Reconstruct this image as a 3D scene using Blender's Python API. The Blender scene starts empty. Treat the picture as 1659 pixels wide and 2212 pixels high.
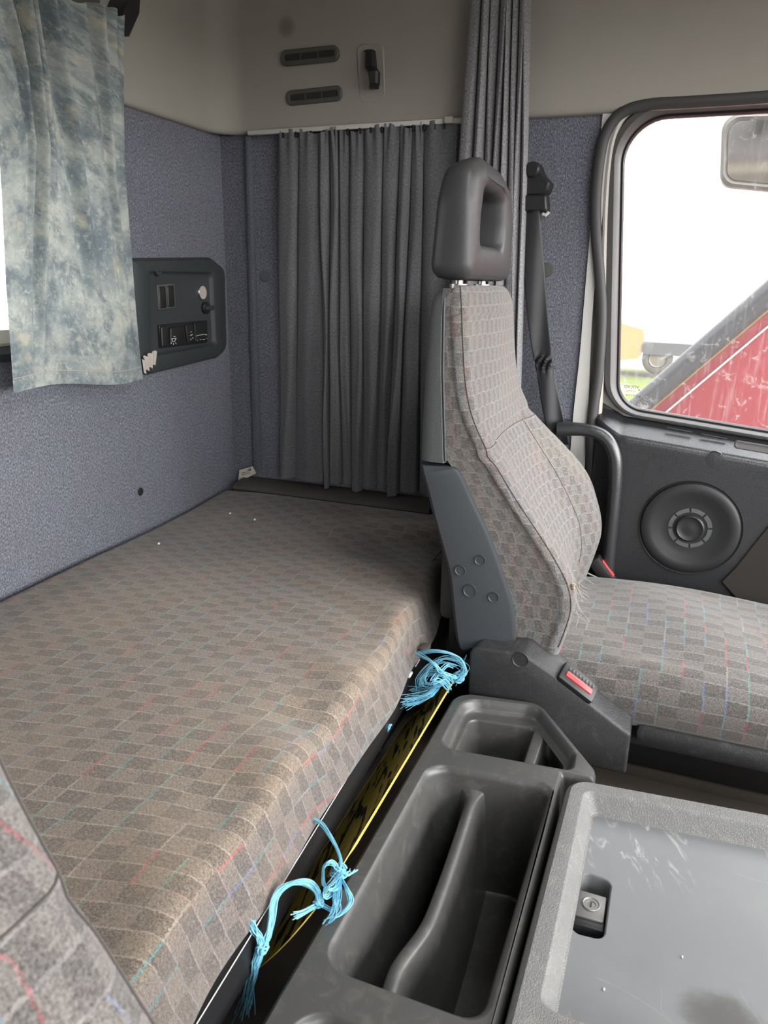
import bpy, bmesh, math, random
import numpy as np
from mathutils import Vector, Matrix
random.seed(4); RNG = np.random.default_rng(4)
sc = bpy.context.scene
COL = sc.collection
LIFT = 0.30            # cab floor at z = 0 once everything is lifted at the end

# ------------------------------------------------------------------ camera
IW, IH, FPX = 1659, 2212, 1620.0
def rot(p, y, r):
    p, y, r = map(math.radians, (p, y, r))
    f = np.array([-math.sin(y)*math.cos(p), math.cos(y)*math.cos(p), -math.sin(p)])
    x = np.array([math.cos(y), math.sin(y), 0]); u = np.cross(x, f)
    return math.cos(r)*x+math.sin(r)*u, math.cos(r)*u-math.sin(r)*x, f
CR, CU, CF = rot(17, 21, 1)
CAM = np.array([0, 0, 0.5])
def ray(px, py):
    return (px-IW/2)/FPX*CR - (py-IH/2)/FPX*CU + CF
def AX(px, py, x): d = ray(px, py); return CAM + d*((x-CAM[0])/d[0])
def AY(px, py, y): d = ray(px, py); return CAM + d*((y-CAM[1])/d[1])
def AZ(px, py, z): d = ray(px, py); return CAM + d*((z-CAM[2])/d[2])
cd = bpy.data.cameras.new('camera'); cam = bpy.data.objects.new('camera', cd); COL.objects.link(cam)
cd.sensor_fit = 'VERTICAL'; cd.sensor_height = 36; cd.lens = FPX/IH*36; cd.clip_start = 0.01; cd.clip_end = 300
cam.matrix_world = Matrix(((CR[0], CU[0], -CF[0], CAM[0]), (CR[1], CU[1], -CF[1], CAM[1]), (CR[2], CU[2], -CF[2], CAM[2]), (0, 0, 0, 1)))
cd.dof.use_dof = True; cd.dof.focus_distance = 1.25; cd.dof.aperture_fstop = 16
sc.camera = cam

# ------------------------------------------------------------------ node helper
class E:
    def __init__(s, nt, sock): s.nt, s.s = nt, sock
    def _m(s, op, *a, clamp=False):
        n = s.nt.nodes.new('ShaderNodeMath'); n.operation = op; n.use_clamp = clamp
        for i, v in enumerate((s,)+a):
            if isinstance(v, E): s.nt.links.new(v.s, n.inputs[i])
            else: n.inputs[i].default_value = v
        return E(s.nt, n.outputs[0])
    def __add__(s, o): return s._m('ADD', o)
    def __sub__(s, o): return s._m('SUBTRACT', o)
    def __mul__(s, o): return s._m('MULTIPLY', o)
    def __truediv__(s, o): return s._m('DIVIDE', o)
    def fract(s): return s._m('FRACT')
    def floor(s): return s._m('FLOOR')
    def mod(s, o): return s._m('FLOORED_MODULO', o)
    def abs(s): return s._m('ABSOLUTE')
    def sin(s): return s._m('SINE')
    def lt(s, o): return s._m('LESS_THAN', o)
    def gt(s, o): return s._m('GREATER_THAN', o)
    def step(s, a, b):       # smooth 0..1 between a and b
        n = s.nt.nodes.new('ShaderNodeMapRange'); n.interpolation_type = 'SMOOTHSTEP'
        s.nt.links.new(s.s, n.inputs[0]); n.inputs[1].default_value = a; n.inputs[2].default_value = b
        return E(s.nt, n.outputs[0])
class G:
    def __init__(s, name, rough=.6, spec=.4, col=None, metal=0, sheen=0):
        s.m = bpy.data.materials.new(name); s.m.use_nodes = True; s.nt = s.m.node_tree
        s.b = s.nt.nodes['Principled BSDF']; s.set('Roughness', rough); s.set('Specular IOR Level', spec); s.set('Metallic', metal)
        if sheen: s.set('Sheen Weight', sheen); s.set('Sheen Roughness', .5)
        if col: s.set('Base Color', (*col, 1))
        s._uv = None
    def set(s, k, v):
        if isinstance(v, E): s.nt.links.new(v.s, s.b.inputs[k])
        else: s.b.inputs[k].default_value = v
    def coord(s, kind='UV'):
        n = s.nt.nodes.new('ShaderNodeTexCoord'); return E(s.nt, n.outputs[kind])
    def xyz(s, v):
        n = s.nt.nodes.new('ShaderNodeSeparateXYZ'); s.nt.links.new(v.s, n.inputs[0]); return [E(s.nt, o) for o in n.outputs]
    def comb(s, *a):
        n = s.nt.nodes.new('ShaderNodeCombineXYZ')
        for i, v in enumerate(a):
            if isinstance(v, E): s.nt.links.new(v.s, n.inputs[i])
            else: n.inputs[i].default_value = v
        return E(s.nt, n.outputs[0])
    def noise(s, vec, scale, detail=3, rough=.6, dist=0):
        n = s.nt.nodes.new('ShaderNodeTexNoise'); s.nt.links.new(vec.s, n.inputs['Vector'])
        n.inputs['Scale'].default_value = scale; n.inputs['Detail'].default_value = detail; n.inputs['Roughness'].default_value = rough; n.inputs['Distortion'].default_value = dist
        return E(s.nt, n.outputs[0])
    def voro(s, vec, scale, feat='DISTANCE_TO_EDGE'):
        n = s.nt.nodes.new('ShaderNodeTexVoronoi'); n.feature = feat; s.nt.links.new(vec.s, n.inputs['Vector']); n.inputs['Scale'].default_value = scale
        return E(s.nt, n.outputs[0])
    def white(s, *a):
        n = s.nt.nodes.new('ShaderNodeTexWhiteNoise'); s.nt.links.new(s.comb(*a).s, n.inputs['Vector']); return E(s.nt, n.outputs['Value'])
    def ramp(s, f, stops, const=False):
        n = s.nt.nodes.new('ShaderNodeValToRGB'); s.nt.links.new(f.s, n.inputs[0]); r = n.color_ramp
        if const: r.interpolation = 'CONSTANT'
        while len(r.elements) < len(stops): r.elements.new(.5)
        for e, (p, c) in zip(r.elements, stops): e.position = p; e.color = (*c, 1)
        return E(s.nt, n.outputs[0])
    def mix(s, f, a, b, mode='MIX'):
        n = s.nt.nodes.new('ShaderNodeMix'); n.data_type = 'RGBA'; n.blend_type = mode
        for i, v in ((0, f), (6, a), (7, b)):
            if isinstance(v, E): s.nt.links.new(v.s, n.inputs[i])
            elif i == 0: n.inputs[0].default_value = v
            else: n.inputs[i].default_value = (*v, 1)
        return E(s.nt, n.outputs[2])
    def bump(s, h, strength=.3, dist=.001):
        n = s.nt.nodes.new('ShaderNodeBump'); s.nt.links.new(h.s, n.inputs['Height']); n.inputs['Strength'].default_value = strength; n.inputs['Distance'].default_value = dist
        s.nt.links.new(n.outputs[0], s.b.inputs['Normal'])

def mot_(m): return m
def seat_fabric(name, cu, cv, k=1.0, warm=0., colfac=.5, shift=0., lfac=.26, T=(1, 1, 1), dusty_shaded=False):
    g = G(name, rough=.95, spec=.15, sheen=.25)
    uv = g.coord('UV'); u, v, _ = g.xyz(uv)
    wob = (g.noise(uv, 14, 2)-.5)*.006+(g.noise(uv, 330, 2)-.5)*.004
    if dusty_shaded: v = v-u*.17*((v*-1.0).step(-1.15, -.65))        # the loose cover is pulled askew
    u1, v1 = (u+wob+shift)/cu, (v+wob)/cv
    iu, iv, fu, fv = u1.floor(), v1.floor(), u1.fract(), v1.fract()
    chk = (iu+iv).mod(2.0)
    fib = g.noise(uv, 620, 5, .8); mot = g.noise(uv, 260, 3, .7)
    twill = ((u*1.0+v*0.7)*(2*math.pi/.0042)).sin()
    li, dk = (.205*k, .172*k, .143*k), (.066*k, .057*k, .051*k)
    c = g.mix(chk, li, dk)
    c = g.mix((fib-.5)*3.6+.5, g.mix(.68, c, (.02, .018, .018)), g.mix(.40, c, (.56*k, .48*k, .40*k)))
    c = g.mix((twill*.5+.5)*.16, c, (.05, .045, .045))
    c = g.mix((mot-.50).step(0, .2)*.5, c, (.36*k, .30*k, .245*k)); c = g.mix(((mot_(mot)*-1.0)+.48).step(0, .2)*.6, c, (.05*k, .045*k, .042*k))
    r2 = g.white(iu, (v1*.5).floor(), 7.0)
    seg = g.white(iv, (u1*.34).floor(), 3.0)
    line = (fv-.05).abs().lt(.036)*((mot-.25).step(0, .2))
    lc = g.ramp(seg, [(0, (.50, .45, .42)), (.5, (.44, .40, .40)), (.62, (.50, .30, .28)), (.72, (.30, .44, .46)), (.8, (.50, .46, .43))], True)
    c = g.mix(line*lfac, c, lc)
    r3 = g.white(iu, (v1*.5).floor(), 5.0); col = (fu-.05).abs().lt(.042*max(1, .02/cu))*r3.gt(.42)*((fib-.40).step(0,.1))
    cc = g.ramp(r2, [(0, (.08, .34, .36)), (.36, (.52, .07, .08)), (.58, (.16, .24, .48)), (.70, (.12, .38, .32)), (.86, (.40, .36, .33))], True)
    c = g.mix(col*colfac, c, cc)
    st = g.noise(uv, 5, 3, .6)
    c = g.mix((st-.42).step(0, .3)*(.35+warm), c, g.mix(.5, c, (.34*k, .25*k, .16*k)))
    if dusty_shaded:                              # trodden-in brown dust on the top, clean cloth on the front face; far end cleaner and also darkened as shade in the colour
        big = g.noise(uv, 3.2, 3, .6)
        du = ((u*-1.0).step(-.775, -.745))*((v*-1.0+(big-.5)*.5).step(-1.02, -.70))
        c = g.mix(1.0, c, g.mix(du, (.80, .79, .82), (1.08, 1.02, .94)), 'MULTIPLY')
    g.set('Base Color', g.mix(1.0, c, T, 'MULTIPLY'))
    g.bump(fib+mot*.6, .55, .0012)
    return g.m
def wall_fabric(name, a, b, lift=.5):
    g = G(name, rough=.95, spec=.1, sheen=.15); uv = g.coord('UV'); u, v, _ = g.xyz(uv)
    vec = g.comb(u, v*.45, 0.)
    n1, n2, n3 = g.noise(vec, 520, 3, .7), g.noise(g.comb(u, v*.12, 0.), 180, 2, .6), g.noise(uv, 6, 3)
    c = g.mix((n1-.35).step(0, .34), a, b)
    c = g.mix((n2-.4).step(0, .3)*.3, c, a)
    c = g.mix((n1-.63).step(0, .1)*lift, c, tuple(min(1, x*2.0) for x in b))
    c = g.mix((n3-.4).step(0, .3)*.25, c, g.mix(.5, c, (.13, .11, .10)))
    g.set('Base Color', c); g.bump(n1, .5, .001); return g.m
def plastic(name, col, rough=.55, grain=0, gscale=160, dust=.0, spec=.45, dustc=(.30, .27, .23)):
    g = G(name, rough=rough, spec=spec); uv = g.coord('Object')
    n = g.noise(uv, 1200, 2, .6); big = g.noise(uv, 9, 4, .65)
    c = g.mix((big-.35).step(0, .35)*.5, col, tuple(x*.86 for x in col))
    if dust:
        sm = g.noise(uv, 40, 4, .7, 1.0)
        c = g.mix((sm-.48).step(0, .25)*dust, c, dustc)
    g.set('Base Color', c)
    rr = (big-.5)*.25+rough; g.set('Roughness', rr)
    if grain:
        vo = g.voro(uv, gscale); nn = g.noise(uv, gscale*1.4, 3, .7, 1.5)
        g.bump((vo.step(0, .14)*.6+nn*.8), grain, .0012)
    else: g.bump(n, .12, .0005)
    return g.m
def flat(name, col, rough=.6, **k): return G(name, rough=rough, col=col, **k).m

# ------------------------------------------------------------------ materials
M = {}
M['mattress'] = seat_fabric('mattress_cloth', .029, .0212, 0.87, .12, .45, 0., .28, dusty_shaded=True)
M['seat'] = seat_fabric('seat_cloth', .0125, .0212, 0.74, .0, .3, 0., .16, (.90, .96, 1.05))
M['cushion'] = seat_fabric('cushion_cloth', .030, .021, 0.68, .05, .36, .01, .22, (.90, .96, 1.04))
M['blue'] = wall_fabric('blue_wall_cloth', (.075, .081, .098), (.258, .264, .312))
M['strip'] = wall_fabric('blue_strip_cloth', (.075, .083, .10), (.15, .16, .185), .2)
M['dcurt'] = wall_fabric('dark_curtain_cloth', (.100, .103, .110), (.19, .193, .20), .1)
M['pcurt'] = wall_fabric('velour_curtain_cloth', (.15, .148, .155), (.36, .355, .37), .5)
M['head'] = None
g = G('headliner_grey', rough=.9, spec=.15); o = g.coord('Object'); big = g.noise(o, 4, 4, .6); fine = g.noise(o, 700, 2)
x, y, z = g.xyz(o)
c = g.mix((big-.35).step(0, .4)*.45, (.345, .325, .287), (.29, .27, .236))
dd = (x+.825)*(x+.825)+(z-.993)*(z-.993)
c = g.mix(dd.step(.0006, .0)*.5, c, (.09, .085, .08))
g.set('Base Color', c); g.bump(fine, .2, .0006); M['head'] = g.m
M['box'] = plastic('tray_plastic', (.062, .061, .058), .36, 0, dust=.4, dustc=(.135, .125, .11), spec=.55)
M['lidrim'] = plastic('lid_grained_plastic', (.150, .148, .143), .38, .45, 330, dust=.25)
g = G('lid_smooth_plastic', rough=.34, spec=.5); uv = g.coord('Object'); x, y, z = g.xyz(uv)
big = g.noise(uv, 7, 4, .6); n1 = g.noise(uv, 5, 1, .4, .6); n2 = g.noise(g.comb(x*.3+y*.8, y*.3-x*.8, 5.0), 14, 1, .5, .5)
c = g.mix((big-.35).step(0, .4), (.135, .139, .141), (.165, .165, .163))
scr = ((n1-.5).abs().lt(.0010)+(n2-.52).abs().lt(.0018))*((big-.47).step(0, .08))
c = g.mix(scr*.22, c, (.45, .45, .45))
sm = g.noise(g.comb(x*2.4+y, y*.7, 2.0), 22, 4, .7, .8)
near = ((x-.01)*(x-.01)+(y-.80)*(y-.80)).step(.012, .0)
c = g.mix((sm-.55).step(0, .12)*near*.5, c, (.42, .41, .38))
dd = ((x-.107)*(x-.107)+(y-.585)*(y-.585)*1.6)+(g.noise(uv, 60, 4)-.5)*.0018
c = g.mix(dd.step(.0018, .0001)*.72, c, (.045, .04, .035))
g.set('Base Color', c); g.set('Roughness', (big-.5)*.2+.36); M['lid'] = g.m
M['shell'] = plastic('seat_shell_plastic', (.080, .086, .086), .5, .35, 260)
M['cover'] = plastic('seat_cover_plastic', (.044, .049, .054), .5, .12, 300)
M['side'] = plastic('seat_side_plastic', (.031, .031, .032), .46, .25, 300, dust=.12, dustc=(.2, .2, .19))
M['hr'] = plastic('headrest_skin', (.050, .050, .051), .40, .12, 420, spec=.35)
M['door'] = plastic('door_plastic', (.025, .026, .028), .28, .15, 260, spec=.7)
M['panel'] = plastic('switch_panel_plastic', (.036, .041, .044), .5)
M['black'] = plastic('black_plastic', (.018, .018, .019), .45)
M['rubber'] = flat('door_rubber', (.05, .048, .048), .6)
M['wframe'] = plastic('window_frame_plastic', (.085, .083, .082), .5)
M['white'] = flat('painted_metal', (.58, .57, .54), .35)
M['beige'] = flat('beige_trim', (.46, .43, .38), .45)
M['chrome'] = flat('chrome', (.75, .75, .75), .18, metal=1)
M['post'] = flat('post_steel', (.45, .45, .45), .3, metal=.8); M['steel'] = flat('dull_steel', (.22, .215, .205), .42, metal=.6)
M['vent'] = plastic('vent_grey', (.085, .085, .08), .55)
M['ventd'] = flat('vent_slot', (.028, .028, .028), .6)
M['darkbase'] = flat('bunk_frame_black', (.016, .016, .017), .35)
M['edge'] = flat('bunk_edge_strip', (.75, .73, .70), .5)
g = G('shelf_carpet', rough=.95, spec=.1); o = g.coord('Object'); n = g.noise(o, 500, 3, .7)
g.set('Base Color', g.mix(n, (.05, .045, .042), (.13, .12, .11))); g.bump(n, .5, .001); M['shelf'] = g.m
g = G('floor_carpet', rough=.95, spec=.1); o = g.coord('Object'); n = g.noise(o, 400, 3, .7); b = g.noise(o, 12, 3)
g.set('Base Color', g.mix((b-.3).step(0, .4)*.6, g.mix(n, (.085, .07, .058), (.17, .145, .12)), (.10, .09, .08))); g.bump(n, .5, .001); M['carpet'] = g.m
M['red'] = flat('red_button', (.75, .06, .06), .35)
g = G('curtain_batik', rough=.95, spec=.1, sheen=.1); uv = g.coord('UV'); u, v, _ = g.xyz(uv)
a = g.noise(uv, 10, 5, .65, .2); b = g.noise(g.comb(u+.7, v*.8, 3.0), 16, 7, .75, .2); f = g.noise(uv, 190, 4, .75, .2); h = g.noise(uv, 70, 6, .8, .4)
c = g.mix((a-.34).step(0, .34), (.175, .215, .230), (.46, .48, .44))
c = g.mix((b-.47).step(0, .14)*.8, c, (.13, .165, .185))
c = g.mix((h-.50).step(0, .16)*.45, c, (.62, .62, .55))
c = g.mix((f-.52).step(0, .12)*.35, c, (.25, .31, .36))
ye = g.noise(g.comb(u, v, 9.0), 13, 3)
c = g.mix((ye-.56).step(0, .16)*.55, c, (.62, .56, .40))
g.set('Base Color', c)
tr = g.nt.nodes.new('ShaderNodeBsdfTranslucent'); mx = g.nt.nodes.new('ShaderNodeMixShader'); mx.inputs[0].default_value = .14
g.nt.links.new(c.s, tr.inputs[0]); g.nt.links.new(g.b.outputs[0], mx.inputs[1]); g.nt.links.new(tr.outputs[0], mx.inputs[2])
g.nt.links.new(mx.outputs[0], g.nt.nodes['Material Output'].inputs[0]); M['batik'] = g.m
g = G('yellow_board', rough=.6); uv = g.coord('UV'); u, v, _ = g.xyz(uv)
n = g.noise(g.comb(u*.95+v*.5, (v*.9-u*.35)*6.5, 0.), 13, 2, .5, .3)
g.set('Base Color', g.mix((n-.54).step(0, .015), (.24, .18, .02), (.010, .010, .008))); M['tiger'] = g.m
M['yedge'] = flat('yellow_board_edge', (.72, .52, .10), .45)
g = G('twine_plastic', rough=.4, spec=.4); o = g.coord('Object'); n = g.noise(o, 130, 3)
g.set('Base Color', g.mix(n, (.09, .36, .52), (.31, .67, .81))); M['twine'] = g.m
M['thread'] = flat('loose_thread', (.42, .38, .34), .9)
M['foam'] = flat('seat_foam', (.42, .37, .26), .9)
M['belt'] = plastic('belt_webbing', (.030, .031, .034), .6)
M['paper'] = flat('label_paper', (.60, .58, .48), .8)
M['ink'] = flat('ink', (.05, .05, .05), .8)
M['symbol'] = flat('switch_symbol', (.75, .78, .78), .6)
M['seam'] = flat('seam_dark', (.07, .063, .058), .9)
g = G('red_paint', rough=.4, spec=.4); o = g.coord('Object'); n = g.noise(o, 6, 5, .7, 1.0)
g.set('Base Color', g.mix((n-.55).step(0, .2)*.5, (.20, .004, .014), (.34, .13, .13))); M['redpaint'] = g.m
M['doorcarpet'] = flat('door_carpet', (.024, .020, .017), .95); M['dulledge'] = flat('dull_yellow_line', (.20, .14, .05), .6); M['hub'] = flat('wheel_hub', (.10, .085, .07), .5); M['tan'] = flat('tan_paint', (.22, .15, .065), .5); M['dark'] = flat('dark_metal', (.05, .05, .055), .5); M['tyre'] = flat('tyre_rubber', (.06, .058, .055), .8)
M['sealblack'] = flat('black_seal', (.035, .036, .042), .25)
g = G('grass_ground', rough=.95); o = g.coord('Object'); x, y, z = g.xyz(o); n = g.noise(o, .35, 4, .6); f = g.noise(o, 4, 4, .7); yy = y+(n-.5)*3.0
gr = yy.step(15, 17)*((yy*-1.0).step(-27.5, -25.5)); fa = yy.step(26, 30)
c = g.mix(f, (.10, .09, .075), (.20, .185, .16)); c = g.mix(fa, c, (.50, .49, .46)); c = g.mix(gr*((n-.38).step(0, .1)), c, g.mix(f, (.035, .055, .006), (.10, .13, .015)))
g.set('Base Color', c); M['ground'] = g.m
M['mirrorhouse'] = flat('mirror_housing', (.16, .15, .13), .45); M['mirrorglass'] = flat('mirror_glass', (.62, .60, .52), .12, metal=1)
# dusty glass: clear sheet with a film of dust and dried splashes
m = bpy.data.materials.new('dusty_glass'); m.use_nodes = True; g = G.__new__(G); g.m = m; g.nt = m.node_tree; g.b = g.nt.nodes['Principled BSDF']
g.set('Base Color', (.75, .74, .70, 1)); g.set('Roughness', .8)
o = g.coord('Object'); x, y, z = g.xyz(o); n1 = g.noise(o, 26, 5, .75, 1.5); n2 = g.noise(g.comb(x*4, y, z*.35), 30, 3, .7)
tp = g.nt.nodes.new('ShaderNodeBsdfTransparent'); mx = g.nt.nodes.new('ShaderNodeMixShader')
fac = (n1-.56).step(0, .1)*.30+(n2-.5).step(0, .2)*.10+.07
g.nt.links.new(fac.s, mx.inputs[0]); g.nt.links.new(tp.outputs[0], mx.inputs[1]); g.nt.links.new(g.b.outputs[0], mx.inputs[2])
g.nt.links.new(mx.outputs[0], g.nt.nodes['Material Output'].inputs[0]); M['glass'] = m
m = bpy.data.materials.new('clear_glass'); m.use_nodes = True; nt = m.node_tree; nt.nodes.remove(nt.nodes['Principled BSDF'])
tp = nt.nodes.new('ShaderNodeBsdfTransparent'); nt.links.new(tp.outputs[0], nt.nodes['Material Output'].inputs[0]); M['clear'] = m

# ------------------------------------------------------------------ object helpers
def link(name, me, mats, parent, smooth=True, sharp=40):
    for mt in (mats if isinstance(mats, (list, tuple)) else [mats]): me.materials.append(M[mt])
    if smooth:
        me.polygons.foreach_set('use_smooth', [True]*len(me.polygons))
        me.set_sharp_from_angle(angle=math.radians(sharp))
    o = bpy.data.objects.new(name, me); COL.objects.link(o)
    if parent is not None:
        o.parent = parent
        if parent.type == 'EMPTY': o.location = -Vector(parent.location)
    return o
def thing(name, label, cat, loc, group=None):
    o = bpy.data.objects.new(name, None); o.empty_display_size = .05; COL.objects.link(o); o.location = loc
    return tag(o, label, cat, group)
def tag(o, label, cat, group=None, kind=None):
    o['label'] = label; o['category'] = cat
    if group: o['group'] = group
    if kind: o['kind'] = kind
    return o
def struct(o, label=None, cat=None):
    o['kind'] = 'structure'
    if label: o['label'] = label
    if cat: o['category'] = cat
    return o
class MB:
    def __init__(s): s.bm = bmesh.new(); s.uv = s.bm.loops.layers.uv.new('UVMap'); s.mi = 0
    def v(s, p): return s.bm.verts.new([float(t) for t in p])
    def f(s, vs, uvs=None):
        try: fc = s.bm.faces.new(vs)
        except ValueError: return None
        fc.material_index = s.mi
        if uvs is not None:
            for l, t in zip(fc.loops, uvs): l[s.uv].uv = (float(t[0]), float(t[1]))
        return fc
    def grid(s, P, UV=None, close=False):          # rows of points
        rows = [[s.v(p) for p in r] for r in P]
        n = len(rows[0])
        for i in range(len(rows)-1):
            for j in range(n if close else n-1):
                k = (j+1) % n
                q = [rows[i][j], rows[i][k], rows[i+1][k], rows[i+1][j]]
                s.f(q, None if UV is None else [UV[i][j], UV[i][j+1 if close else k], UV[i+1][j+1 if close else k], UV[i+1][j]])
        return rows
    def box(s, c, size, bev=.0, seg=2, R=None):
        r = bmesh.ops.create_cube(s.bm, size=1); vs = r['verts']
        for v in vs:
            v.co = Vector((v.co.x*size[0], v.co.y*size[1], v.co.z*size[2]))
        if bev:
            es = list({e for v in vs for e in v.link_edges})
            rr = bmesh.ops.bevel(s.bm, geom=es, offset=bev, segments=seg, affect='EDGES', profile=.5); vs = list({v for f in rr['faces'] for v in f.verts} | {v for v in vs if v.is_valid})
        for v in vs:
            if R is not None: v.co = R @ v.co
            v.co += Vector([float(t) for t in c])
        for f in {f for v in vs for f in v.link_faces}:
            f.material_index = s.mi
            n = f.normal
            for l in f.loops:
                p = l.vert.co; f.normal_update(); n = f.normal
                l[s.uv].uv = (p.y, p.z) if abs(n.x) > max(abs(n.y), abs(n.z)) else ((p.x, p.z) if abs(n.y) > abs(n.z) else (p.x, p.y))
        return vs
    def tube(s, pts, r, seg=10, caps=True, flat_=1.0):
        pts = [Vector([float(t) for t in p]) for p in pts]; n = len(pts); up = None; rings = []
        for i, p in enumerate(pts):
            t = (pts[min(i+1, n-1)]-pts[max(i-1, 0)]).normalized()
            if up is None: up = t.orthogonal().normalized()
            up = (up-t*up.dot(t)).normalized(); b = t.cross(up)
            rr = r(i/(n-1)) if callable(r) else r
            rings.append([s.v(p+up*(math.cos(a)*rr)+b*(math.sin(a)*rr*flat_)) for a in [2*math.pi*k/seg for k in range(seg)]])
        for a, b in zip(rings, rings[1:]):
            for k in range(seg): s.f([a[k], a[(k+1) % seg], b[(k+1) % seg], b[k]])
        if caps: s.f(rings[0][::-1]); s.f(rings[-1])
    def rings(s, R, cap0=False, cap1=False):       # closed rings, same count
        vr = [[s.v(p) for p in r] for r in R]; n = len(vr[0])
        for a, b in zip(vr, vr[1:]):
            for k in range(n): s.f([a[k], a[(k+1) % n], b[(k+1) % n], b[k]])
        if cap0: s.f(vr[0][::-1])
        if cap1: s.f(vr[-1])
        return vr
    def plate(s, loops):                            # flat sheet between loops of verts
        es = []
        for L in loops:
            for a, b in zip(L, L[1:]+L[:1]):
                e = s.bm.edges.get((a, b)) or s.bm.edges.new((a, b)); es.append(e)
        r = bmesh.ops.triangle_fill(s.bm, edges=es, use_beauty=True)
        for f in r['geom']:
            if isinstance(f, bmesh.types.BMFace): f.material_index = s.mi
    def cyl(s, c, axis, r, h, seg=32, r2=None):
        a = Vector(axis).normalized(); u = a.orthogonal().normalized(); w = a.cross(u); c = Vector([float(t) for t in c]); r2 = r if r2 is None else r2
        R = [[c+a*d+(u*math.cos(t)+w*math.sin(t))*q for t in [2*math.pi*k/seg for k in range(seg)]] for d, q in ((0, r), (h, r2))]
        s.rings(R, True, True)
    def lathe(s, c, axis, prof, seg=48):             # prof: (radius, along axis)
        a = Vector(axis).normalized(); u = a.orthogonal().normalized(); w = a.cross(u); c = Vector([float(t) for t in c])
        s.rings([[c+a*d+(u*math.cos(t)+w*math.sin(t))*q for t in [2*math.pi*k/seg for k in range(seg)]] for q, d in prof], False, True)
    def build(s, name, mats, parent=None, smooth=True, sharp=40, wn=False, recalc=True, boxuv=False):
        if recalc: bmesh.ops.recalc_face_normals(s.bm, faces=s.bm.faces[:])
        if boxuv:
            for f in s.bm.faces:
                n = f.normal
                for l in f.loops:
                    p = l.vert.co
                    l[s.uv].uv = (p.y, p.z) if abs(n.x) > max(abs(n.y), abs(n.z)) else ((p.x, p.z) if abs(n.y) > abs(n.z) else (p.x, p.y))
        me = bpy.data.meshes.new(name); s.bm.to_mesh(me); s.bm.free()
        o = link(name, me, mats, parent, smooth, sharp)
        if wn: o.modifiers.new('normals', 'WEIGHTED_NORMAL').keep_sharp = True
        return o
def sheet(name, P, mats, parent=None, uv0=(0, 0), sharp=70):
    P = np.asarray(P, float); mb = MB()
    du = np.zeros(P.shape[:2]); dv = np.zeros(P.shape[:2])
    du[:, 1:] = np.cumsum(np.linalg.norm(P[:, 1:]-P[:, :-1], axis=2), 1); dv[1:] = np.cumsum(np.linalg.norm(P[1:]-P[:-1], axis=2), 0)
    dv = np.repeat(dv.mean(1)[:, None], P.shape[1], 1)
    mb.grid(P, np.stack([du+uv0[0], dv+uv0[1]], 2)); return mb.build(name, mats, parent, sharp=sharp, recalc=False)
def rpoly(pts, rad, n=6):                            # rounded polygon, n+1 points per corner
    pts = [Vector(p[:2]) for p in pts]; N = len(pts); out = []
    rad = rad if isinstance(rad, (list, tuple)) else [rad]*N
    for i in range(N):
        p, a, b = pts[i], (pts[i-1]-pts[i]), (pts[(i+1) % N]-pts[i]); la, lb = a.length, b.length; a.normalize(); b.normalize()
        ang = a.angle(b); d = min(rad[i]/math.tan(ang/2), la*.49, lb*.49); r = d*math.tan(ang/2)
        c = p+(a+b).normalized()*(r/math.sin(ang/2))
        s, e = p+a*d-c, p+b*d-c; t0 = math.atan2(s.y, s.x); t1 = math.atan2(e.y, e.x); dt = (t1-t0+math.pi) % (2*math.pi)-math.pi
        for k in range(n+1): t = t0+dt*k/n; out.append((c.x+r*math.cos(t), c.y+r*math.sin(t)))
    return out
def inset(pts, d):                                   # move every side of a polygon inwards
    pts = [Vector(p[:2]) for p in pts]; N = len(pts); ar = sum(pts[i].x*pts[(i+1) % N].y-pts[(i+1) % N].x*pts[i].y for i in range(N)); s = 1 if ar > 0 else -1
    d = d if isinstance(d, (list, tuple)) else [d]*N  # side i: from i to i+1
    L = []
    for i in range(N):
        a, b = pts[i], pts[(i+1) % N]; t = (b-a).normalized(); n = Vector((-t.y, t.x))*s; L.append((a+n*d[i], t))
    out = []
    for i in range(N):
        (p, t), (q, w) = L[i-1], L[i]; cr = t.x*w.y-t.y*w.x
        k = ((q.x-p.x)*w.y-(q.y-p.y)*w.x)/cr; out.append(p+t*k)
    return out
def z3(pts, z): return [(p[0], p[1], z) for p in pts]
def spline(pts, n):
    P = np.array([[float(t) for t in p] for p in pts]); P = np.vstack([2*P[0]-P[1], P, 2*P[-1]-P[-2]]); out = []
    m = len(P)-3
    for k in range(n):
        t = k/(n-1)*m; i = min(int(t), m-1); t -= i; a, b, c, d = P[i:i+4]
        out.append(.5*((2*b)+(-a+c)*t+(2*a-5*b+4*c-d)*t*t+(-a+3*b-3*c+d)*t**3))
    return np.array(out)
def lerp(tab, x): return float(np.interp(x, [t[0] for t in tab], [t[1] for t in tab]))

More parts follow.
